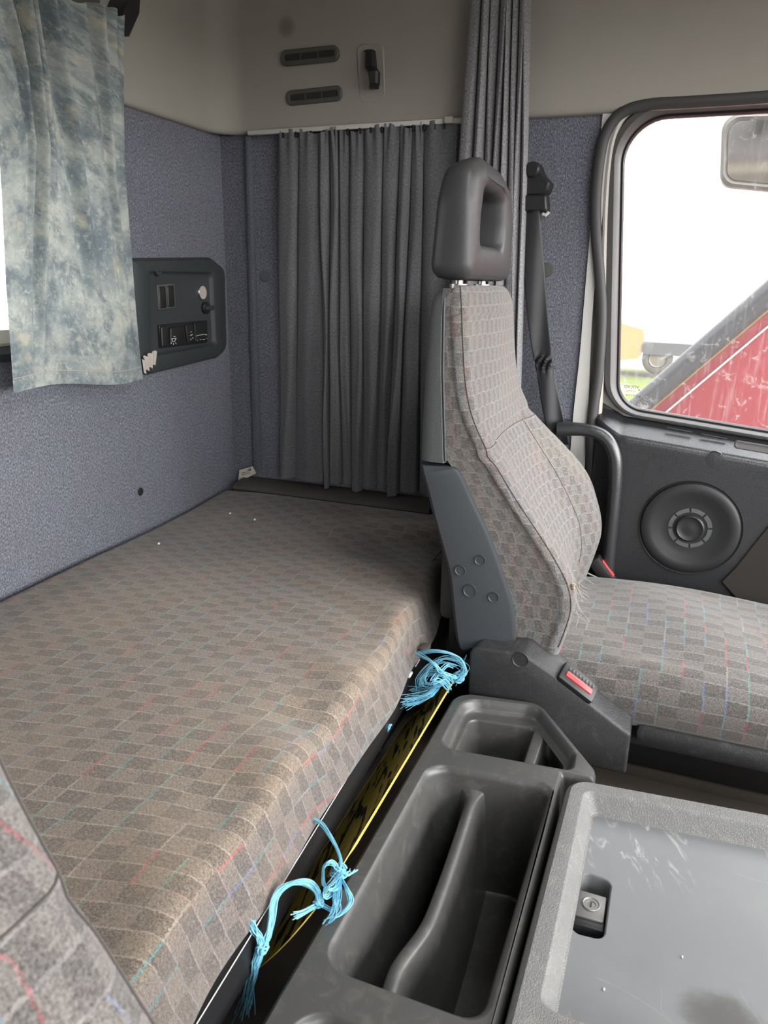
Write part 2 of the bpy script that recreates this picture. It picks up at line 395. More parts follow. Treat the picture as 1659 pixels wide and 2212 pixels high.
# ================================================================== the cab shell
Y1, X0, ZT, ZF, ZC = 1.56, -1.0, .81, -.30, 1.22
def slab(name, x0, x1, y0, y1, z0, z1, mat, holes=()):
    mb = MB()
    mb.box(((x0+x1)/2, (y0+y1)/2, (z0+z1)/2), (x1-x0, y1-y0, z1-z0)); return mb
def boxes(name, L, mat, lab=None):
    mb = MB()
    for b in L: mb.box(((b[0]+b[1])/2, (b[2]+b[3])/2, (b[4]+b[5])/2), (b[1]-b[0], b[3]-b[2], b[5]-b[4]))
    return struct(mb.build(name, mat, None, smooth=False, boxuv=True))
WY0, WY1, WZ0, WZ1 = .42, 1.17, .385, .76                # window in the rear wall
boxes('wall_rear', [(-1.05, -1.03, -.56, Y1+.03, .80, ZC+.03), (-1.03, X0, -.56, Y1, ZF, WZ0), (-1.03, X0, -.56, Y1, WZ1, .82), (-1.03, X0, -.56, WY0, WZ0, WZ1), (-1.03, X0, WY1, Y1, WZ0, WZ1)], 'blue')
boxes('wall_passenger', [(-1.05, 1.2, Y1+.03, Y1+.05, .83, ZC+.03), (-1.03, -.185, Y1, Y1+.03, ZF, .82)], 'blue')
boxes('wall_driver', [(-1.03, .25, -.56, -.53, ZF, .82), (.25, 1.2, -.56, -.53, ZF, .35), (.25, 1.2, -.56, -.53, .75, .82), (.85, 1.2, -.56, -.53, .35, .75)], 'blue')  # unseen wall; its window is kept small to cut light from this side
boxes('wall_front', [(1.17, 1.2, -.56, Y1+.03, ZF, .12), (1.17, 1.2, -.56, Y1+.03, .90, ZC)], 'door')
boxes('floor', [(-1.03, 1.2, -.56, Y1+.03, ZF-.03, ZF)], 'carpet')
HX0, HX1, HY0, HY1 = .18, .72, .22, .78               # roof hatch, unseen, added to give light from above
boxes('ceiling', [(-1.03, HX0, -.56, Y1+.03, ZC, ZC+.03), (HX1, 1.2, -.56, Y1+.03, ZC, ZC+.03), (HX0, HX1, -.56, HY0, ZC, ZC+.03), (HX0, HX1, HY1, Y1+.03, ZC, ZC+.03)], 'head')
mb = MB(); mb.box(((HX0+HX1)/2, (HY0+HY1)/2, ZC+.02), (HX1-HX0, HY1-HY0, .006)); struct(mb.build('added_hatch', 'clear', None, smooth=False))
# headliner: moulded grey band running round above the blue cloth
def headliner():
    path = []; r = .075
    for y in np.linspace(-.53, Y1-r, 40): path.append((X0, y, 1, 0))
    for a in np.linspace(0, math.pi/2, 14)[1:]:
        path.append((X0+r-r*math.cos(a), Y1-r+r*math.sin(a), math.cos(a), -math.sin(a)))
    for x in np.linspace(X0+r, 1.17, 60)[1:]: path.append((x, Y1, 0, -1))
    prof = [(0, .800), (.008, .800), (.013, .803), (.016, .810), (.016, .83), (.012, .90), (.011, 1.0), (.02, 1.08), (.05, 1.15), (.11, 1.20), (.2, 1.222)]
    P = [[(x+nx*o, y+ny*o, z) for (x, y, nx, ny) in path] for o, z in prof]
    o = sheet('trim_1', P, 'head'); struct(o)
headliner()
mb = MB(); mb.box((.3, -.545, 1.01), (2.9, .03, .42)); struct(mb.build('trim_2', 'head', None, smooth=False))
# engine tunnel step behind the lid
mb = MB(); mb.box((.4, 1.28, -.286), (1.4, .20, .032), .005); struct(mb.build('trim_3', 'carpet'))

# narrow cloth strip covering the joint of the corner
mb = MB()
for z in [0]:
    P = []
    a0, a1 = AY(527, 292, 1.553), AY(541, 292, 1.553); b0, b1 = AY(546, 1012, 1.553), AY(564, 1012, 1.553)
    rows = []
    for t in np.linspace(0, 1, 24):
        l, r = a0+(b0-a0)*t, a1+(b1-a1)*t; w = .0006*math.sin(t*40)
        rows.append([(l[0], 1.561, l[2]), (l[0]+.001+w, 1.553, l[2]), (l[0]+.004+w, 1.550, l[2]), (r[0]-.004, 1.550, l[2]), (r[0]-.001, 1.553, l[2]), (r[0], 1.561, l[2])])
o = sheet('trim_4', rows, 'strip'); struct(o)

# plug caps in the cloth
mb = MB(); p = AY(573, 596, 1.56); mb.lathe((p[0], 1.561, p[2]), (0, -1, 0), [(.013, 0), (.013, .003), (.011, .005), (.0001, .0055)], 28)
tag(mb.build('plug_cap', 'strip'), 'round cloth covered plug in the blue side wall beside the hanging dark curtain', 'plug')
mb = MB(); p = AX(303, 1062, -1.0); mb.lathe((-1.001, p[1], p[2]), (1, 0, 0), [(.0085, 0), (.0085, .002), (.006, .0032), (.0001, .003)], 24)
tag(mb.build('plug_cap', 'black'), 'small dark plug low on the blue rear wall above the mattress', 'plug')

# rear window (behind the patterned curtain)
def frame_ring(loopA, loopB, loopC, place, name, mat, parent):
    mb = MB(); mb.rings([[place(p, d) for p in L] for L, d in (loopA, loopB, loopC)]); return mb.build(name, mat, parent)
w2 = struct(bpy.data.objects.new('window_2', None)); COL.objects.link(w2); w2.location = (X0, .8, WZ0)
pol = [(WY0, WZ0), (WY1, WZ0), (WY1, WZ1), (WY0, WZ1)]
mb = MB(); R = []
for d, x in ((-.016, -.999), (-.014, -.988), (-.002, -.984), (.008, -.990), (.012, -1.004), (.012, -1.02)): R.append([(x, p[0], p[1]) for p in rpoly(inset(pol, d), .045)])
mb.rings(R); mb.build('window_frame', 'black', w2)
mb = MB(); R = []
for d, x in ((.008, -.995), (.014, -.990), (.034, -.992), (.040, -1.012)): R.append([(x, p[0], p[1]) for p in rpoly(inset(pol, d), .03)])
mb.rings(R); mb.build('inner_trim', 'beige', w2)
mb = MB(); mb.box((-1.014, .795, .5725), (.004, WY1-WY0-.02, WZ1-WZ0-.02)); mb.build('pane', 'clear', w2, smooth=False)

# ================================================================== door with window
d1 = struct(bpy.data.objects.new('door_1', None)); COL.objects.link(d1); d1.location = (.3, Y1, ZF)
win = [(-.152, .797), (.80, .797), (.80, .178), (-.108, .267)]
wr = [.075, .05, .05, .06]
# painted door skin around the opening (inner face) and window surround
mb = MB()
outer = [mb.v((x, 1.575, z)) for x, z in [(-.185, .84), (1.17, .84), (1.17, ZF), (-.185, ZF)]]
inner = [mb.v((x, 1.575, z)) for x, z in rpoly(inset(win, -.004), wr)]
mb.plate([outer, inner]); mb.build('door_skin', 'white', d1)
mb = MB(); R = []
for d, y in ((-.026, 1.574), (-.025, 1.560), (-.020, 1.553), (-.010, 1.551), (-.003, 1.556), (0, 1.566), (.001, 1.582)): R.append([(p[0], y, p[1]) for p in rpoly(inset(win, [d, d, d*.4, d]), [max(.02, r-d) for r in wr], 10)])
mb.rings(R); mb.build('window_surround', 'wframe', d1)
mb = MB(); R = []
for d, y in ((-.002, 1.572), (.004, 1.570), (.006, 1.576), (.006, 1.586)): R.append([(p[0], y, p[1]) for p in rpoly(inset(win, d), [max(.02, r-d) for r in wr], 10)])
mb.rings(R); mb.build('window_gasket', 'black', d1)
# B pillar: white painted strip and loose rubber seal
def px_strip(L, Rr, y, n=30): 
    a, b = spline([AY(*p, y) for p in L], n), spline([AY(*p, y) for p in Rr], n); return a, b
a, b = px_strip([(1303, 236), (1277, 480), (1262, 650), (1252, 770), (1238, 900), (1228, 1030)], [(1330, 232), (1300, 480), (1282, 650), (1275, 770), (1270, 900), (1262, 1030)], 1.553)
rows = [[l+(0, .012, 0), l, r, r+(0, .012, 0)] for l, r in zip(a, b)]
struct(sheet('trim_5', rows, 'white'))
seal = [(1900, 184), (1659, 208), (1500, 219), (1395, 226), (1340, 246), (1308, 290), (1294, 350), (1287, 430), (1288, 510), (1294, 580), (1299, 660), (1297, 740), (1291, 820), (1281, 890), (1276, 960), (1280, 1060)]
mb = MB(); mb.tube(spline([AY(*p, 1.55) for p in seal], 120), .0105, 10, flat_=1.0); o = mb.build('door_seal', 'rubber')
tag(o, 'loose black rubber seal curving down between the white pillar and the door window', 'seal')
a = spline([AY(*p, 1.556) for p in [(1400, 222), (1352, 248), (1328, 290), (1316, 350), (1309, 440), (1305, 560), (1303, 700), (1298, 830), (1290, 960)]], 50)
mb = MB(); mb.tube(a, .0055, 8); struct(mb.build('trim_6', 'beige'))
# door panel
def door_panel():
    xs = np.concatenate([np.linspace(-.146, -.04, 22), np.linspace(-.03, .8, 40)])
    P = []
    def wb(x): return .267+(.178-.267)/(.80+.108)*(x+.108)-.012
    for t in np.linspace(0, 1, 52):
        row = []
        for x in xs:
            top = wb(max(x, -.09)) + (0.03*max(0, (-.09-x)/.056) if x < -.09 else 0)
            k = 0 if x > -.075 else ((-.075-x)/.071)
            edge = .052*(1-math.sqrt(max(0, 1-k*k)))
            if t < .2:                                   # ledge falling gently inwards
                s = t/.2; y = 1.566-.058*min(1, s*1.12)+.000; z = top-.032*min(1, s*1.12)-.012*max(0, (s-.86)/.14)**2
            else:
                s = (t-.2)/.8; y = 1.508+.004*s; z = top-.044+(ZF+.01-top+.044)*s
            row.append((x, min(1.568, y+edge), z))
        P.append(row)
    return sheet('door_panel', P, 'door', d1)
door_panel()
# slots of the demister ledge and the finger recess
mb = MB()
for x0, x1 in ((1440, 1495), (1515, 1570), (1590, 1640)):
    a, b = AZ(x0, 924+(x0-1440)*.185, .235), AZ(x1, 924+(x1-1440)*.185, .225)
    a = AY(x0, 924+(x0-1440)*.19, 1.54); b = AY(x1, 924+(x1-1440)*.19, 1.54); mb.tube([a, b], .0018, 6)
mb.build('air_slot', 'black', d1)
mb = MB(); a = AY(1585, 953, 1.512); R = []
pp = [(a[0], a[2]+.004), (.40, a[2]-.022), (.40, a[2]-.040), (a[0]+.002, a[2]-.012)]
for d, y in ((0, 1.5065), (.002, 1.5050), (.005, 1.5060)): R.append([(p[0], y, p[1]) for p in rpoly(inset(pp, d), .006)])
mb.rings(R, False, True); mb.build('finger_recess', 'wframe', d1)
mb = MB(); p = AY(1542, 993, 1.508); mb.lathe((p[0], 1.510, p[2]), (0, -1, 0), [(.0175, 0), (.0165, .0022), (.0155, .0005), (.014, .0022), (.0001, .003)], 36); mb.build('cap', 'door', d1)
mb = MB(); pts = [AY(*p, 1.509) for p in [(1659, 1138), (1625, 1180), (1590, 1225), (1560, 1255), (1600, 1300), (1700, 1320), (1780, 1320), (1780, 1020)]]
mb.rings([[(p[0], 1.511, p[2]) for p in pts], [(p[0], 1.505, p[2]) for p in pts]], False, True); mb.build('carpet_patch', 'doorcarpet', d1)
# window pane with its stamp
w1 = struct(bpy.data.objects.new('window_1', None)); COL.objects.link(w1); w1.location = (.3, 1.58, .25)
mb = MB(); L = rpoly(win, wr, 10); mb.rings([[(p[0], 1.577, p[1]) for p in L], [(p[0], 1.580, p[1]) for p in L]], True, True); mb.build('pane', 'glass', w1, smooth=False)
def text(body, size, p, name, parent, mirror=True, rotz=math.pi):
    cu = bpy.data.curves.new(name, 'FONT'); cu.body = body; cu.size = size; cu.align_x = 'CENTER'; cu.extrude = .00005
    cu.materials.append(M['ink']); o = bpy.data.objects.new(name, cu); COL.objects.link(o)
    o.parent = parent; o.location = Vector([float(t) for t in p])-Vector(parent.location); o.rotation_euler = (math.pi/2, 0, rotz); return o
for body, px, py, s in (('VOLVO', 1364, 839, .0085), ('TEMPERED', 1362, 846, .004), ('AS-2  M 56', 1362, 855, .004), ('6', 1380, 845, .007), ('e1', 1378, 859, .009)):
    text(body, s, AY(px, py, 1.5765), 'stamp_lettering', w1)

# door speaker
c = AY(1490, 1140, 1.51); R0 = .092
sp = thing('door_speaker', 'round black speaker set in the grey door panel below the window', 'speaker', (c[0], 1.51, c[2]-R0))
mb = MB(); mb.lathe((c[0], 1.5125, c[2]), (0, -1, 0), [(R0+.003, 0), (R0+.002, .0065), (R0-.001, .0045), (R0-.003, .010), (R0-.010, .0135), (R0-.022, .011), (R0-.036, .006), (.045, .0045), (.0001, .0045)], 72); mb.build('bezel', 'black', sp)
mb = MB()
for k in range(8):
    a0, a1 = 2*math.pi*(k+.06)/8+.1, 2*math.pi*(k+.94)/8+.1; rows = []
    for r, d in ((.0315, .0045), (.032, .006), (.0395, .006), (.040, .0045)):
        rows.append([(c[0]+r*math.cos(t), 1.5125-d, c[2]+r*math.sin(t)) for t in np.linspace(a0, a1, 8)])
    mb.grid(rows)
mb.build('grille_ring', 'shell', sp)
mb = MB(); mb.lathe((c[0], 1.5125, c[2]), (0, -1, 0), [(.0265, .0045), (.0265, .009), (.0235, .012), (.021, .010), (.012, .0095), (.0001, .0115)], 40); mb.build('centre_cap', 'black', sp)

# grab handle
hp = [AY(*p, 1.488) for p in [(1205, 928), (1245, 927), (1285, 933), (1312, 950), (1328, 985), (1330, 1030), (1326, 1090), (1318, 1170), (1312, 1240), (1310, 1280)]]
gh = thing('grab_handle', 'black curved tube grab handle between passenger seat and door', 'handle', (hp[-1][0], 1.488, hp[-1][2]))
mb = MB(); mb.tube(spline(hp, 50), lambda t: .0125+.003*max(0, .15-t)/.15, 16); mb.build('tube', 'door', gh)
mb = MB(); mb.box((hp[0][0]+.006, 1.520, hp[0][2]), (.022, .064, .026), .006); mb.build('mounting_foot', 'door', gh)

# ================================================================== rear wall fittings
# switch panel
def panel():
    t = thing('switch_panel', 'dark grey switch panel on the blue rear wall beside the patterned curtain', 'panel', (-1, 1.4, .33))
    out = [AX(*p, -.985)[1:] for p in [(285, 562), (458, 560), (484, 582), (488, 755), (470, 770), (325, 806), (285, 790)]]
    out = [(p[0], p[1]) for p in out]
    mb = MB(); R = []
    for d, x in ((-.004, -1.001), (-.003, -.990), (.002, -.982), (.010, -.980)): R.append([(x, p[0], p[1]) for p in rpoly(inset(out, d), [.006, .012, .02, .03, .012, .006, .006])])
    inn = [AX(*p, -.980)[1:] for p in [(320, 582), (462, 585), (470, 748), (325, 775)]]; inn = [(p[0], p[1]) for p in inn]
    vr = mb.rings(R)
    r2 = mb.rings([[(x, p[0], p[1]) for p in rpoly(inset(inn, d), .012)] for d, x in ((0, -.980), (.003, -.981), (.007, -.988), (.009, -.989))], False, True)
    mb.plate([vr[-1], r2[0]]); mb.build('housing', 'panel', t)
    def patch(name, pts, x, th, mat, par, r=.003):
        q = [AX(*p, x)[1:] for p in pts]; q = [(p[0], p[1]) for p in q]; mb = MB()
        mb.rings([[(x-th, p[0], p[1]) for p in rpoly(q, r)], [(x-.001, p[0], p[1]) for p in rpoly(q, r)], [(x, p[0], p[1]) for p in rpoly(inset(q, .001), r)]], False, True)
        return mb.build(name, mat, par)
    patch('air_slot_frame', [(340, 615), (378, 612), (380, 665), (344, 670)], -.984, .006, 'vent', t)
    for a in ([(343, 619), (358, 618), (361, 665), (346, 667)], [(362, 618), (376, 616), (378, 662), (364, 664)]): patch('rocker', a, -.982, .004, 'black', t)
    patch('switch_frame', [(344, 702), (448, 692), (449, 740), (347, 752)], -.984, .006, 'black', t)
    for a in ([(349, 706), (364, 704), (366, 748), (351, 750)], [(369, 708), (395, 703), (398, 742), (369, 747)], [(401, 702), (418, 700), (421, 738), (407, 741)], [(420, 697), (446, 695), (447, 736), (423, 739)]):
        s = patch('switch', a, -.979, .006, 'black', t)
        if a[0][0] == 369:
            mb = MB()
            for (x0, y0, x1, y1) in ((370, 732, 381, 731), (371, 732, 373, 738), (373, 738, 377, 738), (377, 738, 380, 732), (371, 740, 369, 743), (375, 741, 375, 745), (379, 740, 381, 743), (375, 727, 379, 727)): mb.tube([AX(x0, y0, -.9785), AX(x1, y1, -.9785)], .0006, 4)
            mb.build('lamp_symbol', 'symbol', s)
        if a[0][0] == 401:
            mb = MB()
            for (x0, y0, x1, y1) in ((411, 717, 414, 717), (411, 725, 416, 722), (412, 734, 413, 732), (416, 731, 417, 729)): mb.tube([AX(x0, y0, -.9785), AX(x1, y1, -.9785)], .0007, 4)
            mb.build('switch_symbol', 'symbol', s)
        if a[0][0] == 420:
            mb = MB()
            for (x0, y0, x1, y1) in ((425, 727, 425, 725), (425, 725, 430, 724), (431, 724, 440, 722.5), (441, 722.5, 446, 722), (446, 722, 446, 725), (426, 735, 427, 735), (432, 734, 435, 734), (438, 733, 442, 733), (446, 731.5, 447, 731.5)): mb.tube([AX(x0, y0, -.9785), AX(x1, y1, -.9785)], .0006, 4)
            mb.build('clock_marking', 'symbol', s)
    mb = MB(); p = AX(438, 632, -.985); mb.lathe((-.989, p[1], p[2]), (1, 0, 0), [(.0155, 0), (.0155, .004), (.0140, .005), (.0135, .003)], 32); k = mb.build('socket_ring', 'chrome', t)
    mb = MB(); mb.lathe((-.989, p[1], p[2]), (1, 0, 0), [(.0135, .0), (.0135, .0031), (.0001, .0031)], 32); mb.build('socket_lid', 'beige', t)
    mb = MB(); p = AX(445, 665, -.985); mb.lathe((-.989, p[1], p[2]), (1, 0, 0), [(.013, 0), (.013, .006), (.010, .009), (.0001, .009)], 24); k = mb.build('knob', 'black', t)
    mb = MB(); mb.box((-.977, p[1]+.002, p[2]), (.006, .032, .009), .002); mb.build('knob_grip', 'panel', k)
    for px, py in ((340, 587), (350, 786)):
        mb = MB(); p = AX(px, py, -.985); mb.lathe((-.986, p[1], p[2]), (1, 0, 0), [(.008, 0), (.008, .0055), (.0065, .006), (.005, .003), (.0001, .0028)], 24); mb.build('screw_cap', 'panel', t)
panel()
# patterned curtain over the rear window
def batik():
    t = thing('window_curtain', 'blue grey mottled curtain hanging over the rear window', 'curtain', (-.97, 1.06, .32))
    nu, nv = 170, 130; P = np.zeros((nv, nu, 3)); B = np.zeros((nv, nu, 3))
    for j in range(nv):
        v = j/(nv-1)
        zt, zb = .925, .325
        yl = np.interp(v, [0, .2, .365, .49, .71, 1], [.84, .893, .916, .910, .897, .886]); yr = np.interp(v, [0, .4, .8, 1], [1.212, 1.192, 1.197, 1.204])
        for i in range(nu):
            u = i/(nu-1); y = yl+(yr-yl)*u
            top = (1-v)
            x = -.950+.010*math.sin(u*9+1.2*v)*(.4+.6*top)
            for c0, c1, w, dep, vmax in ((.36, .16, .022, .030, .95), (.52, .62, .03, .022, .8), (.44, .33, .018, .015, .5), (.78, .90, .022, .012, .95), (.30, .05, .018, .016, .6), (.9, .97, .03, .008, .9), (.63, .72, .04, .010, .6)):
                c = c0+(c1-c0)*v; q = (u-c)/w
                x += -dep*math.exp(-q*q)*max(0, 1-v/vmax)**.6 + dep*.8*math.exp(-((u-c-w*1.6)/(w*1.1))**2)*max(0, 1-v/vmax)**.6
            x += .004*math.sin(u*70)*top**6*2 + .006*math.exp(-((v-.98)/.03)**2)*0
            z = zt+(zb-zt)*v+(u-.8)*.035*top+.006*math.sin(u*6)*v-.010*u*v
            if j == 0: z += .004*math.sin(u*50)
            P[j, i] = (max(x, -.974), y*.982, .5+(z-.5)*.982)
    sheet('cloth', P, 'batik', t)
    q = [tuple(P[-6, i]+np.array([.0012, 0, 0])) for i in range(0, nu, 3)]
    mb = MB(); mb.tube(q, .0007, 4); mb.build('hem_stitch', 'thread', t)
    h = []
    for j in range(8):
        h.append([(-.962+.004*math.sin(i*1.1)+.003*j/8, 1.195+.045*(i/20)*(1-.3*j/8), .352-.03*j/8-.003*math.sin(i)+.012*(i/20)) for i in range(21)])
    sheet('gathered_hem', h, 'thread', t)
batik()
mb = MB()
pts = [AX(*p, -.965)[1:] for p in [(262, -6), (286, -6), (284, 30), (262, 80), (246, 80), (243, 60), (250, 25)]]
mb.rings([[(-.998, p[0], p[1]) for p in pts], [(-.955, p[0], p[1]) for p in pts], [(-.950, p[0]+.002, p[1]) for p in pts]], False, True)
tag(mb.build('curtain_bracket', 'black'), 'black bracket holding the top end of the mottled curtain', 'bracket')
mb = MB(); pts = [AX(*p, -.982)[1:] for p in [(120, -30), (215, -30), (214, 8), (204, 16), (180, 12), (150, 2)]]
mb.rings([[(-.992, p[0], p[1]) for p in pts], [(-.980, p[0], p[1]) for p in pts]], False, True)
tag(mb.build('reading_lamp', 'vent'), 'dark grey lamp housing on the headliner at the picture top above the mottled curtain', 'lamp')

# ================================================================== side wall fittings
def vent(pts, label):
    q = [AY(*p, 1.545) for p in pts]; q = [(p[0], p[2]) for p in q]; cx = sum(p[0] for p in q)/4; cz = sum(p[1] for p in q)/4
    t = thing('air_vent', label, 'vent', (cx, 1.545, cz-.015), 'slim vents in the grey upper wall')
    mb = MB()
    mb.rings([[(p[0], y, p[1]) for p in rpoly(inset(q, d), max(.004, .012-d))] for d, y in ((0, 1.552), (0, 1.5425), (.002, 1.5405), (.008, 1.541), (.0095, 1.5455))]); mb.build('bezel', 'vent', t)
    mb = MB(); mb.rings([[(p[0], 1.5432, p[1]) for p in rpoly(inset(q, .008), .004)]], True); mb.build('slot', 'ventd', t)
    w = q[1][0]-q[0][0]
    for k in (.36, .66): mb = MB(); mb.box((q[0][0]+w*k, 1.5425, cz), (.002, .002, .014), 0); mb.build('slot_divider', 'vent', t)
vent([(606, 110), (731, 97), (733, 132), (609, 144)], 'upper slim oblong vent in the grey wall above the dark curtain')
vent([(618, 197), (738, 184), (741, 218), (621, 230)], 'lower slim oblong vent in the grey wall just above the curtain rail')
hk = thing('coat_hook', 'dark grey coat hook on the upper wall right of the two vents', 'hook', (-.64, 1.545, .86))
mb = MB(); q = [AY(*p, 1.546) for p in [(767, 92), (830, 92), (836, 225), (776, 225)]]; q = [(p[0], p[2]) for p in q]
mb.rings([[(p[0], y, p[1]) for p in rpoly(inset(q, d), .012)] for d, y in ((0, 1.552), (.004, 1.5445), (.010, 1.5455))], False, True); mb.build('backing_pad', 'head', hk)
mb = MB(); pr = [(788, 110, 1.543, 6), (796, 108, 1.535, 9), (797, 145, 1.530, 11), (804, 155, 1.515, 11), (805, 180, 1.520, 9), (803, 190, 1.530, 8)]
rows = []
for px, py, y, w in pr:
    a = AY(px+2, py, y); s = w*.00095; rows.append([(a[0]-s, y+.012, a[2]), (a[0]-s, y, a[2]), (a[0]-s*.6, y-.004, a[2]), (a[0]+s*.6, y-.004, a[2]), (a[0]+s, y, a[2]), (a[0]+s, y+.012, a[2])])
mb.rings(rows, True, True); mb.build('hook', 'black', hk)

# curtain rail
ra, rb = AY(540, 285, 1.548), AY(1000, 246, 1.548)
rl = thing('curtain_rail', 'slim white curtain rail under the grey upper wall', 'rail', (ra[0], 1.548, .80))
mb = MB(); mb.box(((ra[0]+rb[0])/2, 1.543, .8005), (rb[0]-ra[0], .012, .009), .0015); mb.build('track', 'white', rl)
p = AY(969, 249, 1.53); mb = MB(); mb.box((p[0], 1.535, .801), (.017, .012, .012), .002); mb.build('end_stop', 'beige', rl)

def pleats(name, tops, bots, y0, zt, zb, amp, mat, parent, npl=14, nv=60, scr=.0, curve=0, hem=True, seed=1):
    rg = np.random.default_rng(seed); n = len(tops); P = []
    wid = np.array([rg.uniform(.7, 1.25) for _ in range(n)])
    for j in range(nv):
        v = j/(nv-1); row = []
        for k in range(n-1):
            for i in range(npl+(1 if k == n-2 else 0)):
                s = i/npl
                t0, t1 = tops[k], tops[k+1]; b0, b1 = bots[k], bots[k+1]
                w = v**.8
                xa, xb = t0+(b0-t0)*w, t1+(b1-t1)*w
                wob = .0035*math.sin(k*2.3+v*5+rg.uniform(0, 0))+.003*math.sin(k*4.1+v*11)
                x = xa+(xb-xa)*s+wob*math.sin(math.pi*s)
                prof = math.sin(math.pi*s)**.45
                a = amp*wid[k]*(.55+.45*min(1, v*3))
                y = y0-a*prof-.002*math.sin(s*math.pi*3+k+v*3)*w-.003*math.sin(v*7+k)
                if scr: y -= scr*math.sin(s*math.pi*2*2+k)*math.exp(-v*22)
                z = zt+(zb-zt)*v
                if v < .06 and scr: z += .006*math.sin(k*1.9+s*3)*(1-v/.06)
                if v > .9: z += .008*math.sin(k*2.1+.5)*(v-.9)/.1 - .004*prof*(v-.9)/.1
                if hem and abs(v-.962) < .012: y += .0022
                row.append((x, y, z))
        P.append(row)
    return sheet(name, P, mat, parent, sharp=50)
ct = thing('bunk_curtain', 'dark grey pleated curtain hanging from the white rail at the bunk end', 'curtain', (-.68, 1.54, .06))
tx = [AY(x, 290, 1.54)[0] for x in (600, 648, 688, 710, 728, 752, 785, 830, 866, 890, 912, 985)]
bx = [AY(x, 1020, 1.54)[0] for x in (604, 636, 703, 714, 738, 760, 784, 814, 838, 862, 905, 955)]
pleats('cloth', tx, bx, 1.545, .797, .050, .017, 'dcurt', ct, scr=.004, seed=3)
mb = MB()
for k, px in enumerate((612, 640, 672, 700, 724, 752, 778, 802, 826, 848, 870, 894, 918, 940, 962)):
    p = AY(px, 283-(px-540)*.085, 1.54); mb = MB(); mb.box((p[0], 1.540, .7925), (.005, .006, .012), .001); mb.build('glider', 'black', ct)
pt = thing('partition_curtain', 'grey velour curtain gathered in a tall narrow bundle behind the headrest', 'curtain', (-.37, 1.5, .0))
tx = [AY(x, 0, 1.50)[0] for x in (1012, 1040, 1058, 1076, 1092, 1105, 1118, 1129, 1142)]
bx = [AY(x, 640, 1.50)[0] for x in (965, 1003, 1030, 1052, 1074, 1092, 1108, 1121, 1134)]
tx = [t+(t-b)*.45 for t, b in zip(tx, bx)]; bx2 = [b-(t-b)*.3 for t, b in zip(tx, bx)]
pleats('cloth', tx, bx2, 1.515, 1.21, .02, .022, 'pcurt', pt, nv=70, hem=False, seed=8)

# shelf at the bunk end with the card stuck behind it
mb = MB()
a = AY(512, 1046, 1.50); rows = []
for x in np.linspace(-.965, -.47, 40):
    dz = .0015*math.sin(x*40)
    rows.append([(x, 1.503, -.03), (x, 1.500, .016), (x, 1.496, .020), (x, 1.497, .027), (x, 1.503, .031+dz), (x, 1.53, .035), (x, 1.562, .038)])
mb.grid(rows); o = mb.build('bunk_shelf', 'shelf'); tag(o, 'narrow dark carpeted ledge at the far end of the bunk under the curtain', 'ledge')
mb = MB(); q = [AX(*p, -.985) for p in [(514, 1040), (517, 1014), (546, 1006), (554, 1018), (535, 1032)]]
q = [AY(*p, 1.546) for p in [(514, 1042), (517, 1015), (546, 1007), (553, 1022)]]
mb.rings([[tuple(p) for p in q], [(p[0]+.001, p[1]-.0015, p[2]) for p in q]], True, True); o = mb.build('card', 'paper', None, smooth=False)
tag(o, 'small cream printed card tucked in the corner at the bunk end', 'card')
mb = MB()
for (x0, y0, x1, y1) in ((522, 1022, 534, 1019), (522, 1026, 540, 1021), (536, 1018, 536, 1013), (539, 1018, 539, 1012), (541, 1017, 541, 1011)): mb.tube([AY(x0, y0, 1.543), AY(x1, y1, 1.543)], .0006, 4)
mb.build('print', 'ink', o).location = (0, 0, 0)

# ================================================================== bunk
def xf(y): return -.298-.047*y
bk = thing('bunk', 'bunk with grey checked mattress along the rear wall', 'bunk', (-.66, .8, ZF))
def x_mid(_): return -.7
def mattress():
    ys = np.linspace(.205, 1.497, 240); P = []
    for y in ys:
        xe = xf(y)+.004*math.sin(y*9)+.003*math.sin(y*23+1)
        pts = [(-.992, -.10), (-.996, -.05), (-.993, -.02), (-.986, -.006), (-.975, -.001)]
        pts += [(x, 0) for x in np.linspace(-.965, xe-.030, 76)]
        for a in np.linspace(0, math.pi/2, 9)[1:]: pts.append((xe-.024+.020*math.sin(a), -.016+.016*math.cos(a)))
        pts += [(xe, -.030), (xe+.004, -.046), (xe+.008, -.062), (xe+.013, -.076), (xe+.014, -.083), (xe-.004, -.094)]
        row = []
        e = max(0, (y-1.485)/.014); drop = .012*(1-math.sqrt(max(0, 1-min(1, e)**2)))-.021*max(0, min(1, (y-1.1)/.38))**1.5
        for x, z in pts:
            if z > -.04:
                b = (x+1)/.7
                z += .0045*math.sin(x*9+y*4)*math.sin(y*6.3+1)*max(0, min(1, (1.5-y)/.2))
                z += .0085*math.sin((y*26+x*9)+2.2*math.sin(x*7))*math.exp(-((x+.50)/.13)**2)*max(0, min(1, (y-1.1)/.15))*max(0, min(1, (1.47-y)/.08))
                z += .006*math.exp(-((x+.37)/.05)**2)*math.sin(y*31+x*14)*.75+.0022*math.sin(y*48+3*math.sin(x*11+y*5))*math.exp(-((x+.55)/.25)**2)*max(.25, min(1, (y-.6)/.6))*max(0, min(1, (1.47-y)/.08))
                z -= .016*math.exp(-((x+.36)/.05)**2-((y-1.30)/.10)**2)
                z -= .007*math.exp(-((y-.70)/.03)**2-((x+.36)/.06)**2)
                z -= .004*math.exp(-((x+.96)/.05)**2)
                z -= drop
            else: x += .004*math.sin(y*31+z*20)*.5
            row.append((x, y, z))
        P.append(row)
    # cloth runs along the bunk: u across, v along
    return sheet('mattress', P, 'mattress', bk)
mat_o = mattress()
